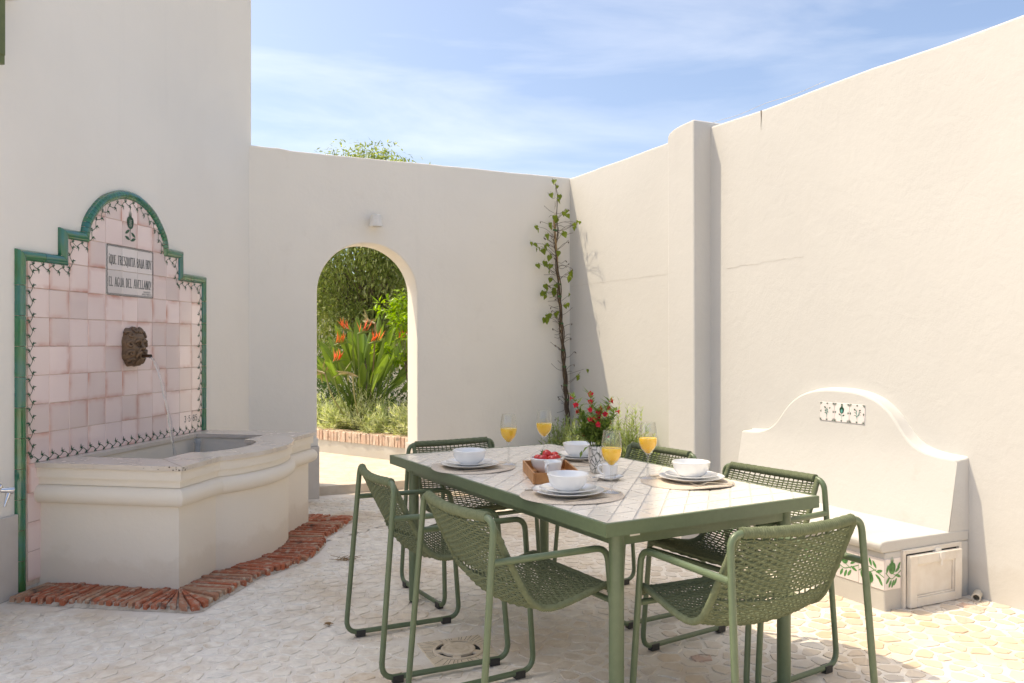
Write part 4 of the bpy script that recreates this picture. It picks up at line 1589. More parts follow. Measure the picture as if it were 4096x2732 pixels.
rr = random.Random(4)
rings = []
for k in range(NX + 1):
    t = B0 - 0.0 + (B1 + 0.003 - B0) * k / NX
    e = 0.004 * mnoise.noise((t * 6, 2, 1))
    rings.append([(t, -0.003, SEAT - 0.055), (t, -0.645 + e, SEAT - 0.055), (t, -0.660 + e, SEAT - 0.035), (t, -0.661 + e, SEAT - 0.012), (t, -0.650 + e, SEAT - 0.001), (t, -0.62, SEAT + 0.003 + e), (t, -0.003, SEAT)])
mb.rings(rings)
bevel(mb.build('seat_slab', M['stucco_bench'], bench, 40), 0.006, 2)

# three painted tiles in the backrest
TZ0, TZ1 = 0.848, 0.961
for k in range(3):
    x0 = 3.265 + k * 0.1135
    zc = (TZ0 + TZ1) / 2
    hw_, hh_ = 0.0558, 0.0565
    ang = math.atan2(0.018 + 0.070 * 0.0, 0.32)
    yb = -lean(zc) - 0.004
    lo = obj('tile', tile_mesh([(-hw_, -hh_), (hw_, -hh_), (hw_, hh_), (-hw_, hh_)], M['tile_white'], 'tile', 0.012, 0.0, 0.0012), bench, (x0 + 0.0567, yb, zc), (-0.056, 0, 0))
    mg = MB(); mt = MB()
    yp = -0.0009
    for cx_, cz_, r0 in ((-1, -1, 45), (1, -1, 135), (1, 1, 225), (-1, 1, 315), (0, -1, 90), (0, 1, 270), (-1, 0, 0), (1, 0, 180)):
        corner = abs(cx_) + abs(cz_) == 2
        for da in (-38, 0, 38):
            a = RAD(r0 + da)
            L_ = 0.017 if corner else 0.012
            bx_, bz_ = cx_ * (hw_ - 0.002), cz_ * (hh_ - 0.002)
            mg.ribbon([(bx_, bz_), (bx_ + math.cos(a) * L_ * 0.6, bz_ + math.sin(a) * L_ * 0.6), (bx_ + math.cos(a) * L_, bz_ + math.sin(a) * L_)], [0.001, 0.0040, 0.001], yp)
    if k == 1:
        pomegranate(mg, 0.0, 0.012, 0.50, yp)
        mt.ribbon([(0, 0.0), (-0.002, -0.02), (0.0, -0.034), (0.005, -0.042)], [0.003, 0.003, 0.002, 0.001], yp)
        blob(mt, 0, 0.010, 0.008, 0.011, yp - 0.0003)
        blob(mg, -0.014, -0.012, 0.008, 0.004, yp, 12, -0.5, .3)
        blob(mg, 0.014, -0.016, 0.008, 0.004, yp, 12, 0.5, .3)
    else:
        s = -1 if k == 0 else 1
        mt.ribbon([(0.004 * s, -0.040), (0, -0.02), (-0.004 * s, 0.01), (0, 0.028)], [0.001, 0.0035, 0.004, 0.001], yp)
        mt.ribbon([(0, -0.02), (0.014 * s, 0.0), (0.016 * s, 0.024)], [0.003, 0.004, 0.001], yp)
        for j, (dx, dz, sg) in enumerate(((0, -0.012, -1), (0, 0.004, -1), (0.006 * s, -0.006, 1), (0.012 * s, 0.008, 1), (0, 0.018, -1))):
            mg.ribbon([(dx, dz - 0.006), (dx + sg * 0.012, dz + 0.004), (dx + sg * 0.022, dz + 0.001)], [0.003, 0.0035, 0.001], yp)
        blob(mg, -0.018, 0.026, 0.007, 0.004, yp, 10, -0.3)
        blob(mg, 0.020, 0.022, 0.007, 0.004, yp, 10, 0.4)
    mg.build('painted_motif', M['paint_green'], lo)
    mt.build('painted_stem', M['paint_teal'], lo)

# band of pomegranate tiles along the seat front and round the corner
def pome_tile(loc, rz, flip, w=0.1535, first=False):
    o = obj('tile', tile_mesh([(-w / 2, -0.0765), (w / 2, -0.0765), (w / 2, 0.0765), (-w / 2, 0.0765)], M['tile_white'], 'tile', 0.006, -0.0030, 0.0012), bench, loc, (0, 0, rz))
    mg = MB()
    yp = -0.0038
    f = flip
    hx = w / 2
    # branch
    pts = [(-hx, 0.012 * f), (-0.3 * hx, -0.022 * f), (0.25 * hx, -0.012 * f), (hx, 0.012 * f)]
    cp = catmull([Vector((p[0], p[1], 0)) for p in pts], 5)
    mg.ribbon([(p.x, p.y) for p in cp], 0.0042, yp)
    cx_, cz_ = -0.16 * hx, 0.026 * f
    pomegranate(mg, cx_, cz_, 0.72, yp - 0.0002, f)
    mg.ribbon([(cx_, cz_ - 0.02 * f), (0.02, -0.012 * f), (0.03, -0.016 * f)], 0.003, yp)
    for (lx, lz, ro) in ((-0.7, -0.028, 0.9), (-0.42, -0.046, 1.1), (-0.08, -0.048, 1.2), (0.25, -0.040, 1.0), (0.55, 0.020, 0.6), (0.72, 0.038, 1.0), (0.62, -0.012, -0.4), (-0.75, 0.028, 1.3), (0.88, -0.022, 0.9)):
        if abs(lx * hx) > hx - 0.012:
            continue
        blob(mg, lx * hx, lz * f, 0.0175, 0.0075, yp - 0.0001, 14, ro * f, 0.2)
    mg.build('painted_pomegranate', M['paint_leaf'], o)
    return o


TZ = 0.181
k = 0
t = B1 - 0.0775
while t > B0 + 0.1:
    pome_tile((t, -0.6285, TZ), 0.0, 1 if k % 2 else -1)
    t -= 0.155
    k += 1
pome_tile((B1 + 0.0005, -0.5735, TZ), math.pi / 2, 1, 0.109)

# hatch in the end of the seat: frame, leaf standing ajar, latch
hatch = MB()
def side_box(mbx, n0, n1, z0, z1, x0, x1):
    mbx.box(B1 + x0, B1 + x1, -n1, -n0, z0, z1)
for a in ((0.492, 0.512, 0.0, 0.292), (0.075, 0.095, 0.0, 0.292), (0.095, 0.492, 0.270, 0.292)):
    side_box(hatch, a[0], a[1], a[2], a[3], -0.004, 0.014)
hf = hatch.build('hatch_frame', M['white_plastic'], bench)
bevel(hf, 0.002, 1)
mb = MB()
side_box(mb, 0.100, 0.491, 0.004, 0.266, -0.02, 0.001)
mb.build('hatch_gap_shade', M['dark'], bench)  # solid dark block, paints the shade of the gap behind the door
door = thing('hatch_door', None, None)
bpy.data.objects.remove(door)
mb = MB()
DW, DH = 0.385, 0.258
def dbox(y0, y1, z0, z1, x0, x1):
    mb.box(x0, x1, y0, y1, z0, z1)
for a in ((0.0, 0.050, 0, DH), (DW - 0.050, DW, 0, DH), (0.050, DW - 0.050, 0, 0.045), (0.050, DW - 0.050, DH - 0.045, DH)):
    dbox(a[0], a[1], a[2], a[3], 0.0, 0.026)
for a in ((0.050, 0.058, 0.045, DH - 0.045), (DW - 0.058, DW - 0.050, 0.045, DH - 0.045), (0.058, DW - 0.058, 0.045, 0.053), (0.058, DW - 0.058, DH - 0.053, DH - 0.045)):
    dbox(a[0], a[1], a[2], a[3], 0.0, 0.018)
dbox(0.058, DW - 0.058, 0.053, DH - 0.053, 0.002, 0.010)
dr = mb.build('hatch_door', M['white_plastic'], bench, loc=(B1 + 0.008, -0.488, 0.006), rot=(0, RAD(0.9), 0))
bevel(dr, 0.002, 1)
mb = MB()
mb.box(-0.012, 0.012, 0.205, 0.245, DH - 0.006, DH + 0.018)
mb.box(0.024, 0.036, 0.208, 0.240, DH - 0.032, DH + 0.004)
mb.box(0.026, 0.032, 0.216, 0.232, DH - 0.066, DH - 0.03)
bevel(mb.build('latch', M['white_metal'], dr), 0.002, 1)
mb = MB()
for yy in (0.07, 0.26):
    mb.tube([(0.012, yy, -0.002), (0.012, yy + 0.055, -0.002)], 0.006, 8)
mb.build('hinge', M['white_metal'], dr, 40)

# cut drain pipe end at the bench foot
mb = MB()
c0, c1 = onR(4.262, 0.015, 0.028), onR(4.300, 0.085, 0.024)
d = (c1 - c0).normalized()
u = Vector((0, 0, 1)).cross(d).normalized()
w = d.cross(u)
rg = []
for (s, r_) in ((0, 0.021), (0.4, 0.021), (1.0, 0.021), (1.0, 0.016), (0.3, 0.016)):
    cc = c0.lerp(c1, s)
    rg.append([cc + (u * math.cos(2 * math.pi * k / 16) + w * math.sin(2 * math.pi * k / 16)) * r_ for k in range(16)])
mb.rings(rg)
dp = tag(mb.build('drain_pipe', M['pvc'], None, 40), 'short cut pale plastic pipe end on the floor beside the bench', 'pipe')

# ================================================================== PAVING
def in_fountain(p, m=0.0):
    t, n = toL(p)
    return -0.06 - m < t < TB + 0.30 + m and n < NF + 0.28 + m + (BSAG * max(0, 1 - ((t - 1.09) / 0.46) ** 2) if BL < t < BR else 0)


def in_bench(p, m=0.0):
    t, n = toR(p)
    return B0 - m < t < B1 + m and n < 0.64 + m


def in_court(p, m=0.0):
    return toL(p)[1] > m and toB(p)[1] > m and toR(p)[1] > m and not (toR(p)[1] < 0.20 and 1.75 < toR(p)[0] < 2.17)


DRAIN = Vector((-0.232, 3.55, 0))
BED_POLY = [onB(2.62, 0.0), onB(3.03, 0.0), onR(1.45, 0.0), onR(1.35, 0.42)]


def in_tri_bed(p):
    t, n = toR(p)
    tb, nb = toB(p)
    return (n < 0.42 and 0 < t < 1.55) or (nb < 0.24 and tb > 2.6)


def near_drain(p, m=0.0):
    d = Vector((p[0] - DRAIN.x, p[1] - DRAIN.y))
    a = math.atan2(UL.y, UL.x) + 0.55
    u = d.x * math.cos(a) + d.y * math.sin(a)
    v = -d.x * math.sin(a) + d.y * math.cos(a)
    return abs(u) < 0.15 + m and abs(v) < 0.15 + m


rs = random.Random(31)
SX, SY = 0.100, 0.082
ANG = 0.36
ca, sa = math.cos(ANG), math.sin(ANG)
seeds = {}
for i in range(-75, 76):
    for j in range(-60, 110):
        x_ = (i + 0.5 * (j % 2) + rs.uniform(-0.33, 0.33)) * SX
        y_ = (j + rs.uniform(-0.30, 0.30)) * SY
        seeds[(i, j)] = (x_ * ca - y_ * sa, 4.0 + x_ * sa + y_ * ca)
cells = []
for (i, j), c in seeds.items():
    if not (1.5 < c[1] < 8.4 and -3.6 < c[0] < 4.2) or not in_court(c, 0.03):
        continue
    if in_fountain(c, 0.02) or in_bench(c, 0.03) or near_drain(c, 0.045) or in_tri_bed(c):
        continue
    poly = [(c[0] - 0.12, c[1] - 0.12), (c[0] + 0.12, c[1] - 0.12), (c[0] + 0.12, c[1] + 0.12), (c[0] - 0.12, c[1] + 0.12)]
    for di in (-2, -1, 0, 1, 2):
        for dj in (-2, -1, 0, 1, 2):
            if di == 0 and dj == 0:
                continue
            q = seeds.get((i + di, j + dj))
            if not q:
                continue
            mx_, my_ = (c[0] + q[0]) / 2, (c[1] + q[1]) / 2
            nx_, ny_ = q[0] - c[0], q[1] - c[1]
            l_ = math.hypot(nx_, ny_)
            poly = clip_poly(poly, nx_ / l_, ny_ / l_, (nx_ * mx_ + ny_ * my_) / l_ - (0.0050 + 0.0060 * rs.random()))
            if len(poly) < 3:
                break
        if len(poly) < 3:
            break
    if len(poly) < 3:
        continue
    # drop slivers of edges
    pp = []
    for q in poly:
        if not pp or math.hypot(q[0] - pp[-1][0], q[1] - pp[-1][1]) > 0.008:
            pp.append(q)
    if len(pp) > 3 and math.hypot(pp[0][0] - pp[-1][0], pp[0][1] - pp[-1][1]) < 0.008:
        pp.pop()
    if len(pp) < 3:
        continue
    # real cleft stones bulge and chip
    out = []
    for k in range(len(pp)):
        a, b = pp[k], pp[(k + 1) % len(pp)]
        for u in (0.14, 0.5, 0.86):
            bx_ = a[0] + (b[0] - a[0]) * u + rs.uniform(-0.0028, 0.0028)
            by_ = a[1] + (b[1] - a[1]) * u + rs.uniform(-0.0028, 0.0028)
            out.append((bx_, by_))
    cells.append((c, out))


def stone_into(mbx, c, poly, org=(0, 0)):
    cx_ = sum(p[0] for p in poly) / len(poly)
    cy_ = sum(p[1] for p in poly) / len(poly)
    h = 0.0030 + rs.uniform(-0.0010, 0.0016)
    tx_, ty_ = rs.uniform(-0.014, 0.014), rs.uniform(-0.014, 0.014)
    o = len(mbx.v)
    n_ = len(poly)
    r0, r1 = [], []
    for p in poly:
        r0.append((p[0] - org[0], p[1] - org[1], -0.004))
        dx, dy = p[0] - cx_, p[1] - cy_
        l_ = max(math.hypot(dx, dy), 1e-5)
        f = max(0.5, (l_ - 0.0035) / l_)
        z = h + dx * tx_ + dy * ty_ + rs.uniform(-0.0007, 0.0007)
        r1.append((cx_ + dx * f - org[0], cy_ + dy * f - org[1], max(z, 0.0012)))
    mbx.v += r0 + r1 + [(cx_ + rs.uniform(-.01, .01) - org[0], cy_ + rs.uniform(-.01, .01) - org[1], h + rs.uniform(0.0002, 0.0010))]
    for k in range(n_):
        k2 = (k + 1) % n_
        mbx.f.append((o + k, o + k2, o + n_ + k2, o + n_ + k))
        mbx.f.append((o + n_ + k, o + n_ + k2, o + 2 * n_))


def vis_rank(c):
    px = 512 + 825 * c[0] / c[1]
    py = 344 + 825 * 1.32 / c[1]
    inside = 0 < px < 1024 and py < 683
    hid = 360 < px < 820 and 1 or 0
    return (0 if inside else 1, c[1] + 0.0 * hid)


order = sorted(cells, key=lambda t: vis_rank(t[0]))
for c, poly in order[:300]:
    m_ = MB()
    stone_into(m_, c, poly, c)
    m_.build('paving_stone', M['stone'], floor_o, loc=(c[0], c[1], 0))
m_ = MB()
for c, poly in order[300:]:
    stone_into(m_, c, poly)
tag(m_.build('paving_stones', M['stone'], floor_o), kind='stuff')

# round drain grate in its scored stone frame
drain = thing('floor_drain', 'round cast drain cover set in a square frame under the table', 'drain', DRAIN, math.atan2(UL.y, UL.x) + 0.55)
mb = MB()
sqr = 0.145
def ring_pts(r, n, z, sq=None):
    out = []
    for k in range(n):
        a = 2 * math.pi * k / n
        if sq:
            m__ = max(abs(math.cos(a)), abs(math.sin(a)))
            out.append((sq * math.cos(a) / m__, sq * math.sin(a) / m__, z))
        else:
            out.append((r * math.cos(a), r * math.sin(a), z))
    return out
mb.rings([ring_pts(0, 64, -0.01, sqr), ring_pts(0, 64, 0.003, sqr), ring_pts(0, 64, 0.004, sqr * 0.985), ring_pts(0.1125, 64, 0.004), ring_pts(0.1125, 64, -0.03)], True, False, False)
fr_ = mb.build('frame', M['stone_frame'], drain)
mb = MB()
rs2 = random.Random(3)
for k in range(56):
    a = 2 * math.pi * k / 56 + rs2.uniform(-0.03, 0.03)
    m__ = max(abs(math.cos(a)), abs(math.sin(a)))
    r1 = sqr * 0.97 / m__
    r0 = 0.116
    if rs2.random() < 0.35:
        continue
    dx, dy = math.cos(a), math.sin(a)
    w_ = 0.0011
    mb.add([(dx * r0 - dy * w_, dy * r0 + dx * w_, 0.0045), (dx * r0 + dy * w_, dy * r0 - dx * w_, 0.0045), (dx * r1 + dy * w_, dy * r1 - dx * w_, 0.0045), (dx * r1 - dy * w_, dy * r1 + dx * w_, 0.0045)], [(0, 1, 2, 3)])
tag(mb.build('score_lines', M['stain'], fr_), kind='stuff')
mb = MB()
mb.rings([ring_pts(0.110, 64, -0.01), ring_pts(0.110, 64, 0.006), ring_pts(0.106, 64, 0.008), ring_pts(0.097, 64, 0.008), ring_pts(0.095, 64, -0.01)], True, False, False)
# centre disc with rings
prof = [(0.074, -0.012), (0.074, 0.010), (0.070, 0.0125), (0.060, 0.0125), (0.057, 0.0110), (0.050, 0.0110), (0.047, 0.0125), (0.038, 0.0125), (0.035, 0.0108), (0.026, 0.0108), (0.023, 0.0125), (0.012, 0.0125), (0.009, 0.0112), (0.0005, 0.0112)]
mb.lathe(prof, 48)
for k in range(5):
    a = 2 * math.pi * (k + 0.2) / 5
    wd = 0.017
    p_ = []
    for (r_, s) in ((0.072, -1), (0.098, -1), (0.098, 1), (0.072, 1)):
        p_.append((r_ * math.cos(a) - s * wd * math.sin(a), r_ * math.sin(a) + s * wd * math.cos(a)))
    mb.prism(p_, -0.01, 0.0078)
gr_ = mb.build('grate', M['iron'], drain, 35)
mb = MB()
mb.add([(p[0], p[1], 0.0015) for p in ring_pts(0.111, 40, 0)], [tuple(range(40))])
mb.build('pit_shade', M['dark'], drain)  # flat dark disc above the floor, standing in for shade under the grate

# a red brick chip and a fallen leaf or two on the floor
mb = MB()
p_ = [(-0.045, -0.03), (0.03, -0.036), (0.05, 0.012), (0.012, 0.034), (-0.04, 0.022)]
mb.prism(p_, -0.004, 0.009, 0.003)
tag(mb.build('brick_chip', M['brick_pale'], None, None, loc=(0.794, 3.456, 0), rot=(0.02, 0, 0.3)), 'small worn red brick chip set in the paving below the front chair', 'brick')
mb = MB()
mb.prism([(-0.06, -0.03), (0.06, -0.032), (0.062, 0.028), (-0.058, 0.03)], -0.004, 0.0085, 0.003)
tag(mb.build('brick_paver', M['brick_pale'], None, None, loc=(2.30, 4.13, 0), rot=(0, 0, RZR + 0.2)), 'pale terracotta brick paver set in the floor beside the bench shadow', 'brick')
rl = random.Random(8)
for k, (lx, ly, lab) in enumerate(((-0.86, 3.86, 'curled dry brown leaf on the paving left of the chairs'), (-1.02, 5.02, 'dry twiggy sprig lying on the floor beside the brick edging'))):
    mb = MB()
    if k == 0:
        for q in range(5):
            a = q * 1.3
            mb.leaf((0, 0, 0.006), (math.cos(a), math.sin(a), 0.7), (0, 0, 1), 0.026, 0.018, 0.4, 0.5)
    else:
        for q in range(16):
            a = rl.uniform(0, 6.28)
            mb.tube([(rl.uniform(-.05, .05), rl.uniform(-.03, .03), 0.006), (rl.uniform(-.05, .05) + 0.06 * math.cos(a), rl.uniform(-.03, .03) + 0.05 * math.sin(a), 0.012 + rl.random() * 0.02)], 0.0016, 5)
    tag(mb.build('dry_leaf' if k == 0 else 'dry_sprig', M['dry'], None, None, loc=(lx, ly, 0)), lab, 'leaf' if k == 0 else 'twig')
# fine dark seeds scattered on paving and path
mb = MB()
for k in range(900):
    if k < 420:
        p = onB(rl.uniform(0.55, 1.5), -rl.uniform(0.2, 1.6), gz + 0.003)
    else:
        p = Vector((rl.uniform(-2.0, 2.2), rl.uniform(3.2, 6.5), 0.009))
        if in_fountain(p) or in_bench(p) or not in_court(p, 0.05):
            continue
    s = rl.uniform(0.0018, 0.0042)
    a = rl.uniform(0, 3.14)
    c_, s_ = math.cos(a) * s, math.sin(a) * s
    mb.add([(p.x - c_, p.y - s_, p.z), (p.x + s_ * .5, p.y - c_ * .5, p.z), (p.x + c_, p.y + s_, p.z), (p.x - s_ * .5, p.y + c_ * .5, p.z), (p.x, p.y, p.z + s * 0.6)], [(0, 1, 4), (1, 2, 4), (2, 3, 4), (3, 0, 4)])
tag(mb.build('fallen_seeds', M['dry']), 'tiny dry seeds and crumbs scattered over the paving', 'debris', kind='stuff')

# ================================================================== TABLE
DL = Vector((-0.926, 1.627, 0)).normalized()
DS = Vector((DL.y, -DL.x, 0))
TL, TW, TH = 1.872, 0.984, 0.75
T0 = Vector((0.298, 2.609, 0))
RZT = math.atan2(DS.y, DS.x)           # local x = across (DS), local y = along (DL)


def onT(a, b, z=TH):
    p = T0 + DL * a + DS * b
    return Vector((p.x, p.y, z))


table = thing('dining_table', 'green metal dining table topped with cream triangular tiles', 'table', onT(TL / 2, TW / 2, 0), RZT)
hx, hy = TW / 2, TL / 2
EH, EW = 0.044, 0.013
mb = MB()
rg = []
for (e, z) in ((0, TH - EH), (0, TH - 0.0015), (0.0015, TH), (EW - 0.001, TH), (EW, TH - 0.001), (EW, TH - EH)):
    rg.append([(-hx + e, -hy + e, z), (hx - e, -hy + e, z), (hx - e, hy - e, z), (-hx + e, hy - e, z)])
rg.append(rg[0])
mb.rings(rg, True, False, False)
mb.build('top_frame', M['metal_green'], table)
mb = MB()
mb.box(-hx + EW, hx - EW, -hy + EW, hy - EW, TH - 0.03, TH - 0.0022)
mb.build('tile_bed', M['table_grout'], table)
NXT, NYT = 9, 17
cw, cl = (TW - 2 * EW) / NXT, (TL - 2 * EW) / NYT
gpt = 0.0030
tri_meshes = []
for kind in (0, 1):
    # square cut along the diagonal that runs (+x,+y); grout strip along each side
    if kind == 0:
        tri = [(0, 0), (cw, 0), (cw, cl)]
    else:
        tri = [(0, 0), (cw, cl), (0, cl)]
    P = [Vector(p) for p in tri]
    ip = []
    for i in range(3):
        a, b, c_ = P[i - 1], P[i], P[(i + 1) % 3]
        d0 = (b - a).normalized(); d1 = (c_ - b).normalized()
        n0 = Vector((-d0.y, d0.x)); n1 = Vector((-d1.y, d1.x))
        m__ = (n0 + n1).normalized()
        ip.append(b + m__ * (gpt / max(0.2, m__.dot(n0))))
    m_ = MB()
    m_.prism([(p.x, p.y) for p in ip], TH - 0.012, TH - 0.0004, 0.0007)
    tri_meshes.append(m_.mesh('tile', M['table_tile']))
for i in range(NXT):
    for j in range(NYT):
        for kind in (0, 1):
            obj('tile', tri_meshes[kind], table, (-hx + EW + i * cw, -hy + EW + j * cl, rnd.uniform(-0.0002, 0.0002)), (rnd.uniform(-0.0012, 0.0012), rnd.uniform(-0.0012, 0.0012), 0))
# apron rails, legs, feet
LX, LY = hx - 0.10, hy - 0.08
RT, RB_ = TH - EH, 0.655
for nm, b in (('rail', (-LX, LX, -LY - 0.014, -LY + 0.014)), ('rail', (-LX, LX, LY - 0.014, LY + 0.014)), ('rail', (-LX - 0.014, -LX + 0.014, -LY, LY)), ('rail', (LX - 0.014, LX + 0.014, -LY, LY))):
    mb = MB()
    mb.box(b[0], b[1], b[2], b[3], RB_, RT)
    bevel(mb.build(nm, M['metal_green'], table), 0.004, 2)
for sx in (-1, 1):
    for sy in (-1, 1):
        mb = MB()
        mb.lathe([(0.0255, 0.012), (0.0255, RT)], 24, (sx * LX, sy * LY, 0), True, True)
        lg = mb.build('leg', M['metal_green'], table, 40)
        mb = MB()
        mb.lathe([(0.021, 0.0055), (0.022, 0.0130)], 18, (sx * LX, sy * LY, 0), True, True)
        mb.build('foot_cap', M['black_plastic'], lg, 40)
mb = MB()
mb.box(-LX + 0.045, -LX + 0.085, -LY - 0.0165, -LY - 0.014, 0.682, 0.695)
mb.build('maker_plate', M['white_metal'], table)

# ================================================================== CHAIRS
def make_chair():
    root = thing('rope_armchair', 'green rope armchair', 'chair', (0, 0, 0), 0, 'green woven rope armchairs around the table')
    r = 0.0112
    zr = 0.026
    ZA = 0.638
    top_y, top_z = -0.212, 0.773
    # one bent tube: arm - front leg - runner - rear upright - top bar - and back again
    def side(s):
        ub = Vector((s * 0.280, -0.272, zr))
        ut = Vector((s * 0.262, top_y, top_z))
        k = (ZA - zr) / (top_z - zr)
        j = ub.lerp(ut, k)
        return [Vector((j.x, j.y + 0.006, ZA)), Vector((s * 0.268, 0.222, ZA - 0.004)), Vector((s * 0.280, 0.272, zr)), ub, ut]
    R_ = side(1)
    L_ = side(-1)
    mid = [Vector((0.12, top_y - 0.020, top_z - 0.004)), Vector((0, top_y - 0.028, top_z - 0.006)), Vector((-0.12, top_y - 0.020, top_z - 0.004))]
    pts = R_ + mid + list(reversed(L_))
    rads = [0, 0.055, 0.06, 0.06, 0.045, 0.2, 0.2, 0.2, 0.045, 0.06, 0.06, 0.055, 0]
    m_ = MB()
    m_.tube(fillet(pts, rads, 6), r, 10)
    m_.build('tube_frame', M['metal_green'], root, 40)
    m_ = MB()
    m_.tube([(-0.272, 0.245, 0.448), (0.272, 0.245, 0.448)], r * 0.95, 10)
    m_.build('front_bar', M['metal_green'], root, 40)
    for sx in (-1, 1):
        for yy in (-0.205, 0.205):
            m_ = MB()
            m_.box(sx * 0.280 - 0.0135, sx * 0.280 + 0.0135, yy - 0.021, yy + 0.021, 0.0058, 0.034)
            o = m_.build('foot_pad', M['black_plastic'], root)
    # shell profile
    prof = catmull([Vector((0, y, z)) for (y, z) in ((-0.214, 0.770), (-0.186, 0.715), (-0.158, 0.656), (-0.128, 0.598), (-0.094, 0.532), (-0.062, 0.486), (-0.022, 0.461), (0.03, 0.455), (0.097, 0.466), (0.17, 0.483), (0.246, 0.500), (0.258, 0.488), (0.252, 0.468))], 6)
    MW = 68
    P, Lp = resample(prof, MW)

    def shell(i, x):
        """point on the shell: station i, lateral x (-1..1)"""
        p = P[i]
        a = P[max(i - 1, 0)]
        b = P[min(i + 1, MW - 1)]
        t = (b - a).normalized()
        nrm = Vector((0, t.z, -t.y))          # towards the back / underside
        if nrm.y > 0 and p.z > 0.55:
            nrm = -nrm
        if p.z <= 0.55 and nrm.z > 0:
            nrm = -nrm
        s = i / (MW - 1)
        bow = 0.030 if s < 0.35 else (0.030 * (1 - (s - 0.35) / 0.65) + 0.012)
        w = 0.228 + 0.010 * min(1, s * 2.5)
        q = p + nrm * bow * (1 - x * x)
        return Vector((x * w, q.y, q.z)), nrm
    NW = 19
    m_ = MB()
    rr_ = random.Random(2)
    xs = []
    for k in range(NW):
        xs.append(-1 + 2 * k / (NW - 1))
    # weft ropes, alternately over and under the warps
    for i in range(2, MW - 1):
        path = []
        jit = rr_.uniform(-0.0007, 0.0007)
        for k in range(NW):
            q, nr = shell(i, xs[k])
            sg = 1 if (i + k) % 2 else -1
            path.append(q + nr * (0.0028 * sg + jit))
            if k < NW - 1:
                q2, nr2 = shell(i, (xs[k] + xs[k + 1]) / 2)
                path.append(q2 + nr2 * jit)
        m_.tube(path, 0.0034, 5, False, False)
    sh_o = m_.build('woven_weft', M['rope_green'], root, 179)
    tag(sh_o, kind='stuff')
    m_ = MB()
    for k in range(1, NW - 1):
        path = []
        for i in range(0, MW, 2):
            q, nr = shell(i, xs[k])
            path.append(q)
        m_.tube(path, 0.0027, 5, False, False)
    tag(m_.build('woven_warp', M['rope_green'], root, 179), kind='stuff')
    # rope-wrapped edges: ridged tubes
    def wrap(path, rad, pitch, name):
        n_ = max(8, int(path[1] / pitch * 4))
        PP, _ = resample(path[0], n_)
        rad_ = [rad * (1 + 0.11 * (0, 0.85, 1.0, 0.85)[k % 4]) * (1 + 0.03 * math.sin(k * 0.37)) for k in range(n_)]
        w = MB()
        w.tube(PP, rad_, 9)
        return w.build(name, M['rope_green'], root, 60)
    for sx in (-1, 1):
        path = [shell(i, sx * 1.0)[0] + Vector((sx * 0.004, 0, 0)) for i in range(0, MW)]
        ln = sum((path[i + 1] - path[i]).length for i in range(len(path) - 1))
        wrap((path, ln), 0.0105, 0.0085, 'side_wrap')
    path = fillet([Vector((0.222, top_y - 0.001, top_z - 0.0005)), *[Vector(m__) for m__ in mid], Vector((-0.222, top_y - 0.001, top_z - 0.0005))], 0.2, 6)
    ln = sum((path[i + 1] - path[i]).length for i in range(len(path) - 1))
    wrap((path, ln), 0.0160, 0.0085, 'top_wrap')
    path = [Vector((x_ * 0.238, 0.256, 0.484)) for x_ in (-1, -0.5, 0, 0.5, 1)]
    wrap((path, 0.476), 0.0115, 0.0085, 'front_wrap')
    return root


def face(v):
    return math.atan2(v[1], v[0]) - math.pi / 2


chair = make_chair()
CH = [((-0.378, 3.548), (0.905, 0.424), 'green rope armchair at the table side nearest the fountain, the farther of two'),
      ((-0.006, 2.905), (0.862, 0.507), 'green rope armchair at the table side nearest the fountain, the closer of two'),
      ((-0.227, 4.428), (0.51, -0.86), 'green rope armchair at the far table end, in front of the arch'),
      ((0.584, 4.167), (-0.86, -0.51), 'green rope armchair at the wall side of the table, in front of the pilaster'),
      ((0.935, 3.425), (-0.835, -0.55), 'green rope armchair at the wall side of the table, in front of the bench'),
      ((0.771, 2.676), (-0.434, 0.901), 'green rope armchair at the near table end, its woven back towards the viewer')]
for k, (p, f, lab) in enumerate(CH):
    if k == 0:
        chair.location = (p[0], p[1], 0)
        chair.rotation_euler = (0, 0, face(f))
        chair['label'] = lab
    else:
        dup(chair, (p[0], p[1], 0), face(f), lab)

# ================================================================== TABLEWARE
TZ_ = TH + 0.0006
SET = [  # (a, b) of the plates, glass, facing (+1: sitting on the left side), description
    ((0.465, 0.165), (0.423, 0.334), 1, 'LN'),
    ((1.265, 0.155), (1.252, 0.351), 1, 'LF'),
    ((0.480, 0.785), (0.614, 0.665), -1, 'RN'),
    ((1.235, 0.740), (1.372, 0.622), -1, 'RF')]
WHERE = {'LN': 'nearest place setting beside the wooden tray', 'LF': 'far place setting in front of the arch',
         'RN': 'place setting before the bench', 'RF': 'place setting behind the vase'}
# placemat: coiled cord disc, edges a little wavy
def mat_mesh(seed, wav_amp):
    m_ = MB()
    n_ = 72
    rings_ = []
    K = 26
    for k in range(K * 3 + 1):
        r_ = 0.008 + (0.192 - 0.008) * k / (K * 3)
        ridge = (0.0, 0.0022, 0.0022)[k % 3]
        ring = []
        for i in range(n_):
            a = 2 * math.pi * i / n_
            wv = wav_amp * (r_ / 0.19) ** 3 * (0.5 + 0.5 * math.sin(3 * a + seed)) * (0.5 + 0.5 * math.sin(a * 2 + seed * 2.1))
            ring.append((r_ * math.cos(a) * 1.04, r_ * math.sin(a) * 0.98, 0.0016 + ridge + wv))
        rings_.append(ring)
    rings_.append([(p[0] * 1.01, p[1] * 1.01, 0.0002 + (p[2] - 0.0016) * 0.7) for p in rings_[-1]])
    m_.rings(rings_, True, True, False)
    return m_.mesh('placemat', M['mat_jute'], 179)


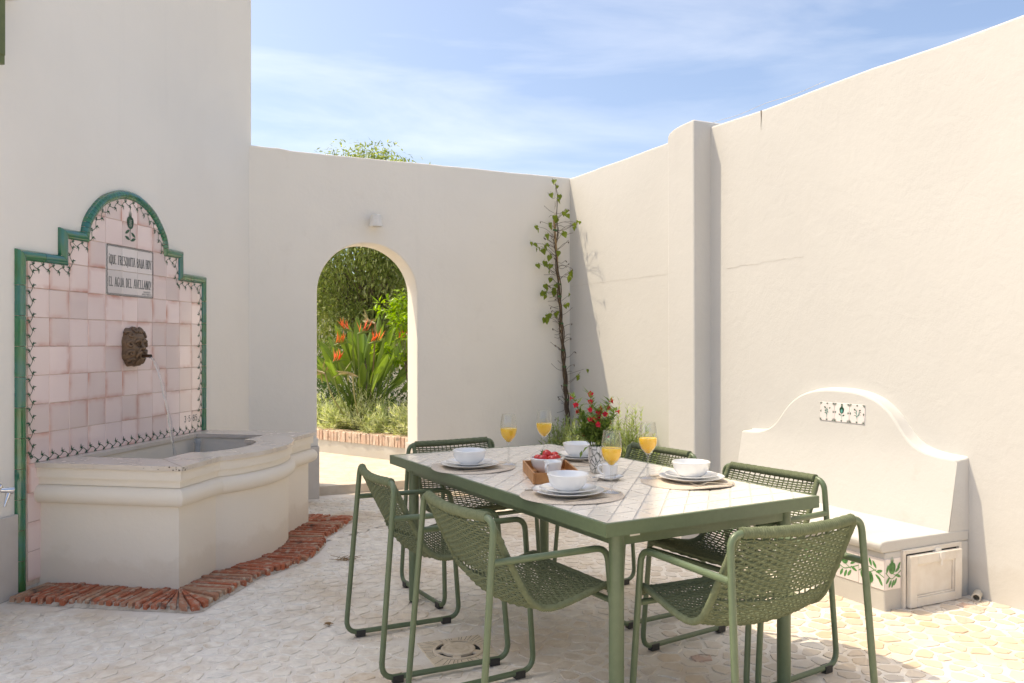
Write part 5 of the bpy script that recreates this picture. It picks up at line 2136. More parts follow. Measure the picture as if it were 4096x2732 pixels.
plate_prof = lambda R_, h: [(0.0, 0.004), (R_ * 0.58, 0.004), (R_ * 0.64, 0.0055), (R_ * 0.78, h * 0.62), (R_ * 0.97, h * 0.97), (R_, h), (R_, h - 0.0022), (R_ * 0.97, h - 0.004), (R_ * 0.70, h * 0.28), (R_ * 0.60, 0.0), (R_ * 0.54, 0.0), (R_ * 0.53, 0.0015), (0.0, 0.0015)]
def lathe_mesh(name, prof, mat, n=56, ang=50):
    m_ = MB()
    m_.lathe(prof, n)
    return m_.mesh(name, mat, ang)


big_me = lathe_mesh('dinner_plate', plate_prof(0.134, 0.022), M['porcelain'])
sml_me = lathe_mesh('side_plate', plate_prof(0.108, 0.018), M['porcelain'])
bowl_prof = [(0.0, 0.006), (0.030, 0.006), (0.050, 0.014), (0.064, 0.028), (0.0725, 0.050), (0.0745, 0.060), (0.0760, 0.062), (0.0785, 0.061), (0.0790, 0.0585), (0.0780, 0.055), (0.0755, 0.0505), (0.0695, 0.028), (0.057, 0.010), (0.044, 0.001), (0.040, 0.0), (0.036, 0.0015), (0.0, 0.0015)]
bowl_me = lathe_mesh('bowl', bowl_prof, M['porcelain'], 64)
# wine glass, 236 mm tall
g_out = [(0.0, 0.0), (0.036, 0.0), (0.0375, 0.0012), (0.034, 0.0030), (0.018, 0.0060), (0.0075, 0.0110), (0.0045, 0.022), (0.0042, 0.060), (0.0048, 0.088), (0.0065, 0.097), (0.014, 0.107), (0.027, 0.122), (0.0355, 0.139), (0.0392, 0.158), (0.0390, 0.175), (0.0365, 0.200), (0.0325, 0.225), (0.0308, 0.2355)]
g_in = [(0.0300, 0.2362), (0.0293, 0.2350), (0.0311, 0.225), (0.0351, 0.200), (0.0376, 0.175), (0.0378, 0.158), (0.0341, 0.140), (0.0256, 0.1235), (0.0125, 0.109), (0.0040, 0.1025), (0.0, 0.1015)]
glass_me = lathe_mesh('glass_bowl', g_out[10:] + g_in[:-2] + [(0.0090, 0.1040)], M['glass'], 40, 60)
stem_me = lathe_mesh('glass_stem', g_out[:11] + [(0.0090, 0.1038), (0.0, 0.1012)], M['glass_solid'], 28, 60)
juice_prof = [(0.0, 0.1018), (0.0041, 0.1028), (0.0127, 0.1093), (0.0258, 0.1238), (0.0343, 0.1402), (0.0380, 0.158), (0.03795, 0.166), (0.0376, 0.1695), (0.0366, 0.1688), (0.0, 0.1685)]
juice_me = lathe_mesh('juice', juice_prof, M['juice'], 40, 60)


def knife_mesh():
    m_ = MB()
    m_.rings([[(-0.1, -0.0035, 0.001), (-0.1, 0.0035, 0.001), (-0.1, 0.0035, 0.0055), (-0.1, -0.0035, 0.0055)],
              [(-0.09, -0.0052, 0.0), (-0.09, 0.0052, 0.0), (-0.09, 0.0052, 0.0065), (-0.09, -0.0052, 0.0065)],
              [(0.0, -0.0040, 0.001), (0.0, 0.0040, 0.001), (0.0, 0.0040, 0.0055), (0.0, -0.0040, 0.0055)],
              [(0.012, -0.0035, 0.002), (0.012, 0.0050, 0.002), (0.012, 0.0050, 0.0038), (0.012, -0.0035, 0.0038)],
              [(0.025, -0.0030, 0.0022), (0.025, 0.0085, 0.0022), (0.025, 0.0085, 0.0034), (0.025, -0.0030, 0.0034)],
              [(0.090, -0.0025, 0.0022), (0.090, 0.0090, 0.0022), (0.090, 0.0090, 0.0034), (0.090, -0.0025, 0.0034)],
              [(0.112, -0.0020, 0.0024), (0.112, 0.0010, 0.0024), (0.112, 0.0010, 0.0032), (0.112, -0.0020, 0.0032)]])
    return m_.mesh('knife', M['steel'], 40)


def fork_mesh():
    m_ = MB()
    def sec(x, w, z, t=0.0018):
        return [(x, -w, z), (x, w, z), (x, w, z + t), (x, -w, z + t)]
    m_.rings([sec(-0.1, 0.004, 0.002), sec(-0.09, 0.006, 0.001), sec(-0.05, 0.0045, 0.003), (sec(0.0, 0.0030, 0.009, 0.0024)), sec(0.03, 0.0032, 0.011, 0.0024), sec(0.045, 0.008, 0.008), sec(0.058, 0.0115, 0.005), sec(0.066, 0.0118, 0.0045)])
    for k in range(4):
        y_ = -0.0095 + k * 0.00633
        def ts(x, z):
            return [(x, y_ - 0.0017, z), (x, y_ + 0.0017, z), (x, y_ + 0.0017, z + 0.0015), (x, y_ - 0.0017, z + 0.0015)]
        m_.rings([ts(0.064, 0.0046), ts(0.080, 0.0055), ts(0.096, 0.010), ts(0.104, 0.0135)])
    return m_.mesh('fork', M['steel'], 50)


knife_me, fork_me = knife_mesh(), fork_mesh()
for k, (pc, gc, sd, code) in enumerate(SET):
    w = WHERE[code]
    o = obj('placemat', mat_mesh(k * 1.7, 0.010 if code in ('RN', 'LF') else 0.004), None, onT(pc[0] + 0.005, pc[1] + 0.02 * sd, TZ_), (0, 0, RZT + 0.5 * k))
    tag(o, 'round coiled jute placemat at the ' + w, 'placemat', 'round placemats on the table')
    zc = TZ_ + 0.0042
    o = obj('dinner_plate', big_me, None, onT(pc[0], pc[1], zc))
    tag(o, 'large white plate at the ' + w, 'plate', 'white dinner plates')
    o = obj('side_plate', sml_me, None, onT(pc[0], pc[1] - 0.002, zc + 0.0125))
    tag(o, 'smaller white plate under the bowl at the ' + w, 'plate', 'white side plates')
    o = obj('bowl', bowl_me, None, onT(pc[0], pc[1] - 0.002, zc + 0.0125 + 0.0062))
    tag(o, 'empty white bowl on stacked plates at the ' + w, 'bowl', 'white breakfast bowls')
    zg = TZ_ + (0.0046 if code in ('LN', 'LF', 'RN') else 0.0046)
    gl = thing('wine_glass', 'stemmed glass of orange juice at the ' + w, 'glass', onT(gc[0], gc[1], zg), 0.3 * k, 'glasses of orange juice')
    obj('glass_bowl', glass_me, gl)
    obj('glass_stem', stem_me, gl)
    obj('juice', juice_me, gl)

# cutlery: (a0,b0)->(a1,b1), z
def lay(me, name, p0, p1, lab, cat, grp, dz=0.0045, tilt=0.0):
    a, b = onT(*p0), onT(*p1)
    c = (a + b) / 2
    d = b - a
    o = obj(name, me, None, (c.x, c.y, TZ_ + dz), (0, tilt, math.atan2(d.y, d.x)))
    tag(o, lab, cat, grp)


lay(knife_me, 'knife', (0.343, 0.062), (0.352, 0.270), 'steel knife lying in front of the plates nearest the viewer', 'knife', 'table knives')
lay(fork_me, 'fork', (0.618, 0.060), (0.588, 0.262), 'steel fork behind the nearest plates, only its handle showing', 'fork', 'table forks')
lay(knife_me, 'knife', (1.148, 0.060), (1.150, 0.265), 'steel knife in front of the plates before the arch', 'knife', 'table knives')
lay(fork_me, 'fork', (1.412, 0.055), (1.390, 0.260), 'steel fork beyond the plates before the arch', 'fork', 'table forks')
lay(fork_me, 'fork', (0.322, 0.872), (0.352, 0.670), 'steel fork resting in front of the plates before the bench', 'fork', 'table forks', 0.0075)
lay(knife_me, 'knife', (0.640, 0.905), (0.636, 0.700), 'steel knife behind the plates before the bench', 'knife', 'table knives')
lay(fork_me, 'fork', (1.080, 0.86), (1.090, 0.655), 'steel fork in front of the plates beside the vase', 'fork', 'table forks', 0.0075)

# wooden tray with strawberries and a cup
e1 = (0.916, 0.402)
e2 = (-0.402, 0.916)
TR0 = (0.731 + 0.012, 0.173 + 0.006)
def onTray(u, v, z=0.0):
    return onT(TR0[0] + e1[0] * u + e2[0] * v, TR0[1] + e1[1] * u + e2[1] * v, TZ_ + z)
p0, p1 = onTray(0, 0), onTray(1, 0)
RZY = math.atan2(p1.y - p0.y, p1.x - p0.x)
tray = thing('wooden_tray', 'small open wooden tray holding strawberries and a cup', 'tray', onTray(0, 0), RZY)
# local x along e1; e2 lies to the right, i.e. local -y
TLn, TWd, THt = 0.37, 0.198, 0.046
mb = MB(); mb.box(0.009, TLn - 0.009, -TWd + 0.009, -0.009, 0.0, 0.008); mb.build('tray_base', M['wood'], tray)
for b in ((0, TLn, -0.009, 0), (0, TLn, -TWd, -TWd + 0.009), (0, 0.009, -TWd + 0.0092, -0.0092), (TLn - 0.009, TLn, -TWd + 0.0092, -0.0092)):
    mb = MB(); mb.box(b[0], b[1], b[2], b[3], 0.0, THt)
    bevel(mb.build('tray_side', M['wood'], tray), 0.0012, 1)
bb_c = onTray(0.262, 0.095, 0.0088)
bwl = obj('bowl', bowl_me, None, bb_c, (0, 0, 0.2))
bwl.scale = (0.95, 0.95, 1.05)
tag(bwl, 'white bowl of strawberries standing in the wooden tray', 'bowl')


def strawberry_mesh():
    m_ = MB()
    prof = [(0.0, 0.0), (0.006, 0.002), (0.011, 0.008), (0.0145, 0.016), (0.0155, 0.023), (0.0135, 0.029), (0.008, 0.032), (0.0, 0.0325)]
    m_.lathe(prof, 14)
    # seed pits
    for (r_, z, n_) in ((0.0128, 0.011, 7), (0.0150, 0.018, 8), (0.0152, 0.0245, 8)):
        for q in range(n_):
            a = 2 * math.pi * (q + (0.5 if z > 0.015 and z < 0.02 else 0)) / n_
            m_.sphere((r_ * math.cos(a), r_ * math.sin(a), z), 0.0007, 4, 3)
    return m_.mesh('berry', M['strawberry'], 179)


def calyx_mesh():
    m_ = MB()
    for q in range(8):
        a = 2 * math.pi * q / 8
        m_.leaf((0.002 * math.cos(a), 0.002 * math.sin(a), 0.0335), (math.cos(a), math.sin(a), 0.25), (0, 0, 1), 0.0145, 0.0065, 0.15, -0.25)
    m_.tube([(0, 0, 0.032), (0.001, 0, 0.041)], 0.0012, 5)
    return m_.mesh('calyx', M['calyx'])


st_me, cx_me = strawberry_mesh(), calyx_mesh()
BER = [(-0.040, 0.012, 0.048, 1.9, 0.4, 'leftmost strawberry in the bowl'), (-0.020, -0.022, 0.050, 1.75, 2.1, 'strawberry at the bowl front left of the cup'), (0.004, 0.006, 0.066, 1.5, -2.2, 'biggest strawberry on top of the heap'),
       (0.030, 0.020, 0.058, 1.7, 0.9, 'strawberry behind on the right of the heap'), (0.018, -0.032, 0.050, 1.9, 1.2, 'strawberry peeking just above the cup rim'), (0.044, -0.008, 0.050, 1.6, -0.7, 'rightmost strawberry with its leaves spread up'), (-0.012, 0.040, 0.050, 1.7, 3.0, 'strawberry at the back of the bowl')]
for (dx, dy, dz, tl_, az, lab) in BER:
    s = thing('strawberry', 'red ' + lab, 'strawberry', bb_c + Vector((dx, dy, dz + 0.010)), 0, 'strawberries in the bowl')
    s.rotation_euler = (tl_, 0.0, az)
    s.scale = (1.32, 1.32, 1.32)
    b_ = obj('berry', st_me, s, (0, 0, -0.016))
    c_ = obj('calyx', cx_me, s, (0, 0, -0.016))


def cup_thing(name_lab, pos, rz, sc=1.0):
    c = thing('coffee_cup', name_lab, 'cup', pos, rz, 'white coffee cups')
    prof = [(0.0, 0.005), (0.017, 0.005), (0.022, 0.012), (0.0275, 0.030), (0.0315, 0.052), (0.0325, 0.061), (0.0338, 0.062), (0.0348, 0.061), (0.0336, 0.051), (0.030, 0.029), (0.0245, 0.009), (0.022, 0.001), (0.020, 0.0), (0.018, 0.001), (0.0, 0.001)]
    obj('cup_body', lathe_mesh('cup_body', [(r_ * sc, z_ * sc) for r_, z_ in prof], M['porcelain'], 40), c)
    m_ = MB()
    pts = catmull([Vector((0.0315, 0, 0.052)), Vector((0.045, 0, 0.054)), Vector((0.052, 0, 0.043)), Vector((0.047, 0, 0.028)), Vector((0.036, 0, 0.018)), Vector((0.0265, 0, 0.018))], 5)
    m_.tube([p * sc for p in pts], 0.0040 * sc, 8)
    m_.build('handle', M['porcelain'], c, 60)
    return c


def saucer(pos, lab):
    prof = [(0.0, 0.003), (0.020, 0.003), (0.024, 0.004), (0.045, 0.009), (0.0605, 0.0150), (0.0610, 0.0140), (0.045, 0.0070), (0.030, 0.0), (0.026, 0.0), (0.0, 0.0008)]
    o = obj('saucer', lathe_mesh('saucer', prof, M['porcelain'], 44), None, pos)
    tag(o, lab, 'saucer', 'white saucers')


sp1 = onT(0.690, 0.520, TZ_)
saucer(sp1, 'white saucer with a spoon on it beside the marbled vase')
cup_thing('white coffee cup on a saucer beside the marbled vase', sp1 + Vector((0.004, 0.004, 0.0042)), RAD(160))
sp2 = onTray(0.086, 0.088, 0.0088)
saucer(sp2, 'white saucer inside the wooden tray')
cup_thing('white coffee cup in the wooden tray in front of the strawberries', sp2 + Vector((0.006, 0, 0.0042)), RAD(235), 1.10)
mb = MB()
mb.tube([(-0.045, 0, 0.010), (-0.02, 0, 0.012), (0.02, 0, 0.013), (0.055, 0, 0.016)], [0.0028, 0.0018, 0.0016, 0.0022], 8, flat=0.5)
mb.sphere((-0.052, 0, 0.0095), 0.012, 10, 6, (1.2, 0.75, 0.28))
o = mb.build('teaspoon', M['steel'], None, 179, loc=sp1 + Vector((-0.020, -0.030, 0.0062)), rot=(0, 0, RAD(15)))
tag(o, 'small steel teaspoon lying on the saucer beside the vase', 'spoon')

# vase with red flowers
VP = onT(0.872, 0.582, TZ_)
v_prof = [(0.0, 0.0), (0.022, 0.0), (0.026, 0.003), (0.031, 0.030), (0.0345, 0.065), (0.0360, 0.095), (0.0362, 0.118), (0.0350, 0.119), (0.0335, 0.117), (0.0330, 0.095), (0.0310, 0.060), (0.027, 0.030), (0.020, 0.008), (0.0, 0.008)]
vz = obj('vase', lathe_mesh('vase', v_prof, M['vase'], 44), None, VP)
tag(vz, 'small white vase with dark marbled veins in the table middle', 'vase')
bq = thing('flower_bouquet', 'bunch of red sage flowers and narrow leaves standing in the marbled vase', 'flowers', VP + Vector((0, 0, 0.012)), 0)
rf = random.Random(77)
stems, leaves = MB(), MB()
fpos = []
for k in range(24):
    a = rf.uniform(0, 6.28)
    out = rf.uniform(0.02, 0.095)
    hgt = rf.uniform(0.14, 0.27)
    if k < 4:
        a, out, hgt = RAD((165, 120, 35, 75)[k]), (0.10, 0.045, 0.075, 0.035)[k], (0.315, 0.33, 0.30, 0.25)[k]
    base = Vector((rf.uniform(-0.01, 0.01), rf.uniform(-0.01, 0.01), 0.0))
    rim = Vector((0.022 * math.cos(a), 0.022 * math.sin(a), 0.105))
    tip = Vector((out * math.cos(a), out * math.sin(a), hgt))
    path = catmull([base, rim, rim.lerp(tip, 0.55) + Vector((0, 0, 0.012)), tip], 5)
    stems.tube(path, [0.0019 - 0.0010 * q / len(path) for q in range(len(path))], 6)
    for q in range(6, len(path)):
        for w_ in range(5):
            aa = rf.uniform(0, 6.28)
            d = Vector((math.cos(aa), math.sin(aa), rf.uniform(0.2, 1.2)))
            leaves.leaf(path[q], d, (0, 0, 1), rf.uniform(0.026, 0.056), rf.uniform(0.007, 0.012), 0.2, rf.uniform(-0.1, 0.25))
    nf = 3 if k < 5 else (1 if k < 14 else 0)
    for q in range(nf):
        i_ = len(path) - 1 - q * 2
        fpos.append((path[max(7, i_)], a))
stems.build('stems', M['leaf_bouquet'], bq, 60)
tag(leaves.build('leaves', M['leaf_bouquet'], bq), kind='stuff')
m_ = MB()
m_.leaf((-0.030, -0.020, 0.108), (-0.75, -0.5, -0.25), (0, 0, 1), 0.05, 0.016, 0.2, 0.35)
m_.leaf((-0.066, -0.044, 0.092), (-0.3, -0.3, -1), (0, 1, 0), 0.035, 0.014, 0.2, 0.1)
m_.build('drooping_leaf', M['leaf_bouquet'], bq)
for (p, a) in fpos:
    m_ = MB()
    fa = a + rf.uniform(-0.7, 0.7)
    fd = Vector((math.cos(fa), math.sin(fa), rf.uniform(-0.1, 0.5))).normalized()
    if rf.random() < 0.5:
        fd = Vector((rf.uniform(-0.6, 0.3), -1, rf.uniform(-0.1, 0.4))).normalized()
    u_ = fd.cross(Vector((0, 0, 1))).normalized()
    w_ = u_.cross(fd)
    m_.tube([Vector(), fd * 0.012], [0.0022, 0.0035], 6)
    for q in range(5):
        an = 2 * math.pi * q / 5 + 0.3
        d = (u_ * math.cos(an) + w_ * math.sin(an)) + fd * 0.35
        m_.leaf(fd * 0.010, d, fd, rf.uniform(0.013, 0.018), rf.uniform(0.014, 0.019), 0.10, -0.1)
    m_.build('flower', M['petal_red'], bq, loc=p)

# ================================================================== PLANTS IN THE COURTYARD CORNER
mb = MB()
bed_pts = [onB(2.60, 0.02), onB(2.60, 0.24), onR(0.50, 0.44), onR(1.60, 0.40), onR(1.70, 0.02), onB(3.02, 0.02)]
mb.prism([(p.x, p.y) for p in bed_pts], -0.03, 0.018, 0.006)
bo = mb.build('planting_bed', M['soil'])
tag(bo, kind='structure')

rv = random.Random(44)
vine = thing('climbing_vine', 'sparse climbing vine tied to a bamboo cane in the wall corner', 'vine', onB(2.98, 0.09, 0), RZB)
inv = Matrix.Translation(onB(2.98, 0.09, 0)) @ Matrix.Rotation(RZB, 4, 'Z')
inv = inv.inverted()


def V(t, n, z):
    return inv @ onB(t, n, z)


mb = MB()
mb.tube([V(3.02, 0.07, 0.0), V(2.985, 0.06, 0.45), V(2.945, 0.055, 1.0), V(2.895, 0.055, 1.7), V(2.845, 0.05, 2.35), V(2.83, 0.05, 2.52)], 0.0095, 10)
mb.build('bamboo_cane', M['bamboo'], vine, 60)
mb = MB()
def cane(z):
    t = 3.02 - 0.076 * z - 0.0 * z
    return t, 0.06
for k in range(6):
    ph = k * 1.05
    top_z = (2.9, 2.6, 2.45, 2.2, 2.0, 1.75)[k]
    path = []
    n_ = 46
    for q in range(n_ + 1):
        z = 0.01 + (top_z - 0.01) * q / n_
        t, nn = cane(min(z, 2.5))
        if z > 2.3:
            t = cane(2.3)[0] + (0.012 if k == 0 else 0.02) * math.sin((z - 2.3) * 7 + k) - 0.02 * (z - 2.3)
        r_ = 0.014 + 0.008 * math.sin(q * 0.9 + k * 2) + 0.005 * mnoise.noise((z * 3, k, 0))
        path.append(V(t + r_ * math.cos(ph + z * 7), nn + r_ * math.sin(ph + z * 7), z))
    mb.tube(path, [0.0070 * (1 - 0.62 * q / n_) + 0.0008 for q in range(n_ + 1)], 6)
mb.build('stems', M['bark'], vine, 60)
vl = [(2.781, 2.881), (2.819, 2.825), (2.743, 2.743), (2.828, 2.716), (2.794, 2.655), (2.905, 2.578), (2.953, 2.547), (2.924, 2.596), (2.838, 2.506), (2.809, 2.529), (3.031, 2.467), (3.012, 2.449), (3.061, 2.482), (2.63, 2.409), (2.752, 2.433), (2.714, 2.364), (2.886, 2.357), (2.564, 2.247), (2.648, 2.218), (2.686, 2.245), (2.611, 2.208), (2.743, 2.156), (2.838, 2.21), (2.667, 2.06), (2.639, 2.067), (2.752, 2.047), (2.743, 2.021), (2.953, 1.978), (2.967, 1.967), (2.781, 1.939), (2.705, 1.861), (2.705, 1.777), (2.692, 1.79), (2.809, 1.847), (2.79, 1.813), (2.973, 1.766), (2.924, 1.689), (2.733, 1.559), (2.714, 1.542), (2.743, 1.58), (2.828, 1.611), (3.1, 1.016), (3.07, 0.991), (3.135, 1.042)]


def vine_leaf(L, seed):
    rr = random.Random(seed)
    m_ = MB()
    # lobed, drooping blade hanging from its stalk, along -z
    out = [(0, 0), (0.30, 0.06), (0.46, -0.18), (0.40, -0.42), (0.22, -0.70), (0, -1.0), (-0.22, -0.70), (-0.40, -0.42), (-0.46, -0.18), (-0.30, 0.06)]
    vs_ = [(x * L * 0.9 * (1 + rr.uniform(-.1, .1)), -abs(x) * L * 0.35 + rr.uniform(-.004, .004) - 0.12 * L * (z * z), z * L) for x, z in out]
    c = (0, 0.0, -0.38 * L)
    m_.v = vs_ + [c]
    m_.f = [(i, (i + 1) % len(out), len(out)) for i in range(len(out))]
    m_.tube([(0, 0, 0), (0, 0.012, 0.03)], 0.0012, 5)
    return m_.mesh('leaf', M['leaf_vine'])


lm = [vine_leaf(0.066, s) for s in range(5)]
twigs = MB()
campos = Vector((0, 0, 1.32))
for (t, z) in vl:
    p = onB(t, 0.10 + rv.uniform(-0.02, 0.04), z)
    while toR(p)[1] < 0.05 or (t > 2.86 and z > 1.6 and toB(p)[1] < 0.34):
        p = p + (campos - p) * 0.01
    lp = inv @ p
    for q in range(2 if rv.random() < 0.5 else 1):
        dlt = Vector((rv.uniform(-.02, .02), rv.uniform(-.03, .01), rv.uniform(-.03, .02)))
        o = obj('leaf', lm[rv.randrange(5)], vine, lp + dlt + Vector((0, 0, 0.03)), (rv.uniform(-0.5, 0.2), rv.uniform(-0.5, 0.5), rv.uniform(-0.9, 0.9)))
        s_ = rv.uniform(0.5, 1.05)
        o.scale = (s_, s_, s_)
    zc = max(0.05, z - 0.05 + rv.uniform(-0.05, 0.06))
    ct, cn = cane(min(zc, 2.45))
    a = V(ct, cn, zc)
    twigs.tube(catmull([a, a.lerp(lp, 0.5) + Vector((0, 0, 0.02 + rv.uniform(-.03, .03))), lp + Vector((0, 0, 0.03))], 4), 0.0016, 5)
for k in range(120):
    z = rv.uniform(0.25, 2.6)
    ct, cn = cane(z)
    a = V(ct, cn, z)
    sg = rv.choice((-1, 1))
    ln = rv.uniform(0.06, 0.19)
    tip = a + Vector((sg * ln, -rv.uniform(0, 0.10), rv.uniform(-0.05, 0.10)))
    w = inv.inverted() @ tip
    if toR(w)[1] < 0.02 or toB(w)[1] < 0.01:
        continue
    mid = a.lerp(tip, 0.5) + Vector((0, 0, rv.uniform(-0.03, 0.03)))
    twigs.tube(catmull([a, mid, tip], 4), 0.0018, 5)
    if rv.random() < 0.4:
        twigs.leaf(tip, (rv.uniform(-1, 1), -0.3, -1), (0, 1, 0), 0.028, 0.014, 0.2, 0.1)
tag(twigs.build('bare_twigs', M['bark'], vine), kind='stuff')
for z in (0.36, 0.55, 0.60, 0.78, 0.92, 1.10, 1.26, 1.52, 1.78, 1.9, 2.42):
    ct, cn = cane(z)
    m_ = MB()
    m_.lathe([(0.020, -0.009), (0.022, 0.0), (0.020, 0.009)], 12)
    m_.build('tie', M['tie_green'], vine, 60, loc=V(ct, cn, z), rot=(0.1, 0.15, 0))


def shrub(name, label, cat, pos, mats, nst, rad, hgt, nl, ll, lw, seed, group=None, spikes=0, spread=1.0, leafmode='needle'):
    rr = random.Random(seed)
    root = thing(name, label, cat, pos, 0, group)
    st, lf, sp = MB(), MB(), MB()
    for k in range(nst):
        a = rr.uniform(0, 6.283)
        r0 = rad * 0.25 * math.sqrt(rr.random())
        r1 = rad * math.sqrt(rr.random()) * spread
        h = hgt * (1 - 0.55 * (r1 / max(rad, 1e-3)) ** 2) * rr.uniform(0.55, 1.06)
        b = Vector((r0 * math.cos(a), r0 * math.sin(a), 0))
        t = Vector((r1 * math.cos(a + rr.uniform(-.3, .3)), r1 * math.sin(a + rr.uniform(-.3, .3)), h))
        m = b.lerp(t, 0.55) + Vector((0, 0, -0.04 * h)) + Vector((rr.uniform(-.02, .02), rr.uniform(-.02, .02), 0))
        path = catmull([b, m, t], 5)
        st.tube(path, [0.0028 * (1 - 0.7 * q / len(path)) for q in range(len(path))], 4)
        P_, L_ = resample(path, nl + 4)
        for q in range(3, nl + 4):
            d0 = (P_[q] - P_[q - 1]).normalized()
            for w in range(2):
                aa = q * 2.4 + w * 3.14 + rr.uniform(-.4, .4)
                u = d0.cross(Vector((0.3, 0.1, 1))).normalized()
                v = d0.cross(u)
                f = q / (nl + 4)
                d = (u * math.cos(aa) + v * math.sin(aa)) * (0.95 - 0.35 * f) + d0 * (0.55 + 0.35 * f)
                lf.leaf(P_[q], d, d0, ll * rr.uniform(0.7, 1.2) * (0.65 + 0.35 * math.sin(math.pi * min(1, f * 0.9))), lw, 0.2, rr.uniform(-.1, .25))
        if k < spikes:
            tp = P_[-1]
            e = tp + Vector((rr.uniform(-.03, .03), rr.uniform(-.03, .03), rr.uniform(0.10, 0.2)))
            st.tube([tp, tp.lerp(e, 0.5), e], 0.0013, 4)
            for q in range(7):
                c = tp.lerp(e, 0.62 + 0.4 * q / 6)
                for w in range(4):
                    aa = w * 1.57 + q
                    sp.leaf(c, (math.cos(aa), math.sin(aa), 0.9), (0, 0, 1), 0.011, 0.006, 0.1, 0)
    st.build('stems', M['bark_grey'], root, 60)
    tag(lf.build('leaves', mats, root), kind='stuff')
    if sp.v:
        tag(sp.build('flower_spikes', M['flower_lavender'], root), kind='stuff')
    return root


LV = 'lavender shrubs in the wall corner'
shrub('lavender_shrub', 'grey green lavender shrub in the corner right below the vine', 'shrub', onR(0.50, 0.30, 0.015), M['leaf_lavender'], 120, 0.30, 0.66, 20, 0.060, 0.0135, 1, LV, 4)
shrub('lavender_shrub', 'grey green lavender shrub behind the vase and red flowers', 'shrub', onR(0.95, 0.30, 0.015), M['leaf_lavender'], 150, 0.33, 0.80, 21, 0.060, 0.0135, 2, LV, 2)
shrub('lavender_shrub', 'grey green lavender shrub casting shadow next to the pilaster', 'shrub', onR(1.38, 0.26, 0.015), M['leaf_lavender'], 150, 0.31, 0.80, 21, 0.060, 0.0135, 3, LV, 1)
shrub('lavender_shrub', 'small low lavender sprig at the foot of the vine cane', 'shrub', onB(2.86, 0.17, 0.015), M['leaf_lavender'], 14, 0.12, 0.45, 10, 0.034, 0.006, 4, LV, 3)

# ================================================================== GARDEN BEYOND THE ARCH
G0 = Vector((-2.24, 9.49, 0))
GD = Vector((0.802, -0.597, 0)).normalized()
GN = Vector((-GD.y, GD.x, 0))
RZG = math.atan2(GD.y, GD.x)


def onG(x, y, z=0.0):
    p = G0 + GD * x + GN * y
    return Vector((p.x, p.y, z))


rbed = thing('raised_bed', 'low rendered flower bed edged with pale upright bricks beyond the arch', 'flower bed', onG(0, 0, 0), RZG)
mb = MB()
mb.box(-1.6, 2.0, 0.012, 0.24, gz - 0.02, 0.228)
bevel(mb.build('bed_wall', M['stucco_bench'], rbed), 0.006, 2)
mb = MB()
mb.box(-1.6, 2.0, 0.016, 0.225, 0.226, 0.322)
mb.build('mortar_bed', M['mortar'], rbed)
rk = random.Random(9)
bm_ = []
for v in range(4):
    m_ = MB()
    w = 0.0205
    m_.rings([[(-w, 0, 0), (w, 0, 0), (w, 0.235, 0), (-w, 0.235, 0)], [(-w, 0, 0.104), (w, 0, 0.104), (w, 0.235, 0.104), (-w, 0.235, 0.104)], [(-w + 0.004, 0.004, 0.109), (w - 0.004, 0.004, 0.109), (w - 0.004, 0.231, 0.109), (-w + 0.004, 0.231, 0.109)]])
    m_.v = [(x + rk.uniform(-.002, .002), y + rk.uniform(-.004, .004), z + rk.uniform(-.002, .002)) for x, y, z in m_.v]
    bm_.append(m_.mesh('brick', M['brick_pale']))
x = -0.75
while x < 1.98:
    obj('brick', bm_[rk.randrange(4)], rbed, (x, rk.uniform(-0.004, 0.004), 0.227), (rk.uniform(-.02, .02), rk.uniform(-.05, .05), 0))
    x += 0.0475 + rk.uniform(-0.002, 0.003)
mb = MB()
mb.box(-1.6, 2.0, 0.226, 1.9, gz - 0.02, 0.29)
mb.build('soil', M['soil'], rbed)

RM = 'silvery shrubs along the raised bed'
for k, (gx, gy, r_, h_, lab) in enumerate(((-0.42, 0.42, 0.30, 0.46, 'silvery rosemary like shrub partly hidden by the left arch jamb'), (0.02, 0.36, 0.30, 0.40, 'silvery shrub left of centre spilling over the pale bricks'), (0.44, 0.38, 0.30, 0.52, 'silvery shrub under the orange flowers in the bed centre'), (0.82, 0.36, 0.28, 0.42, 'low silvery shrub right of centre above the pale bricks'), (1.26, 0.34, 0.32, 0.60, 'tallest silvery shrub beside the right arch jamb'))):
    shrub('silver_shrub', lab, 'shrub', onG(gx, gy, 0.285), M['leaf_rosemary'], 95, r_, h_, 12, 0.075, 0.0150, 20 + k, RM, 0, 1.15)


# bird of paradise plant: every leaf and flower its own part
strel = thing('bird_of_paradise', 'large bird of paradise plant with orange flowers framed by the arch', 'plant', onG(0.20, 0.55, 0.28), 0)
rp = random.Random(15)


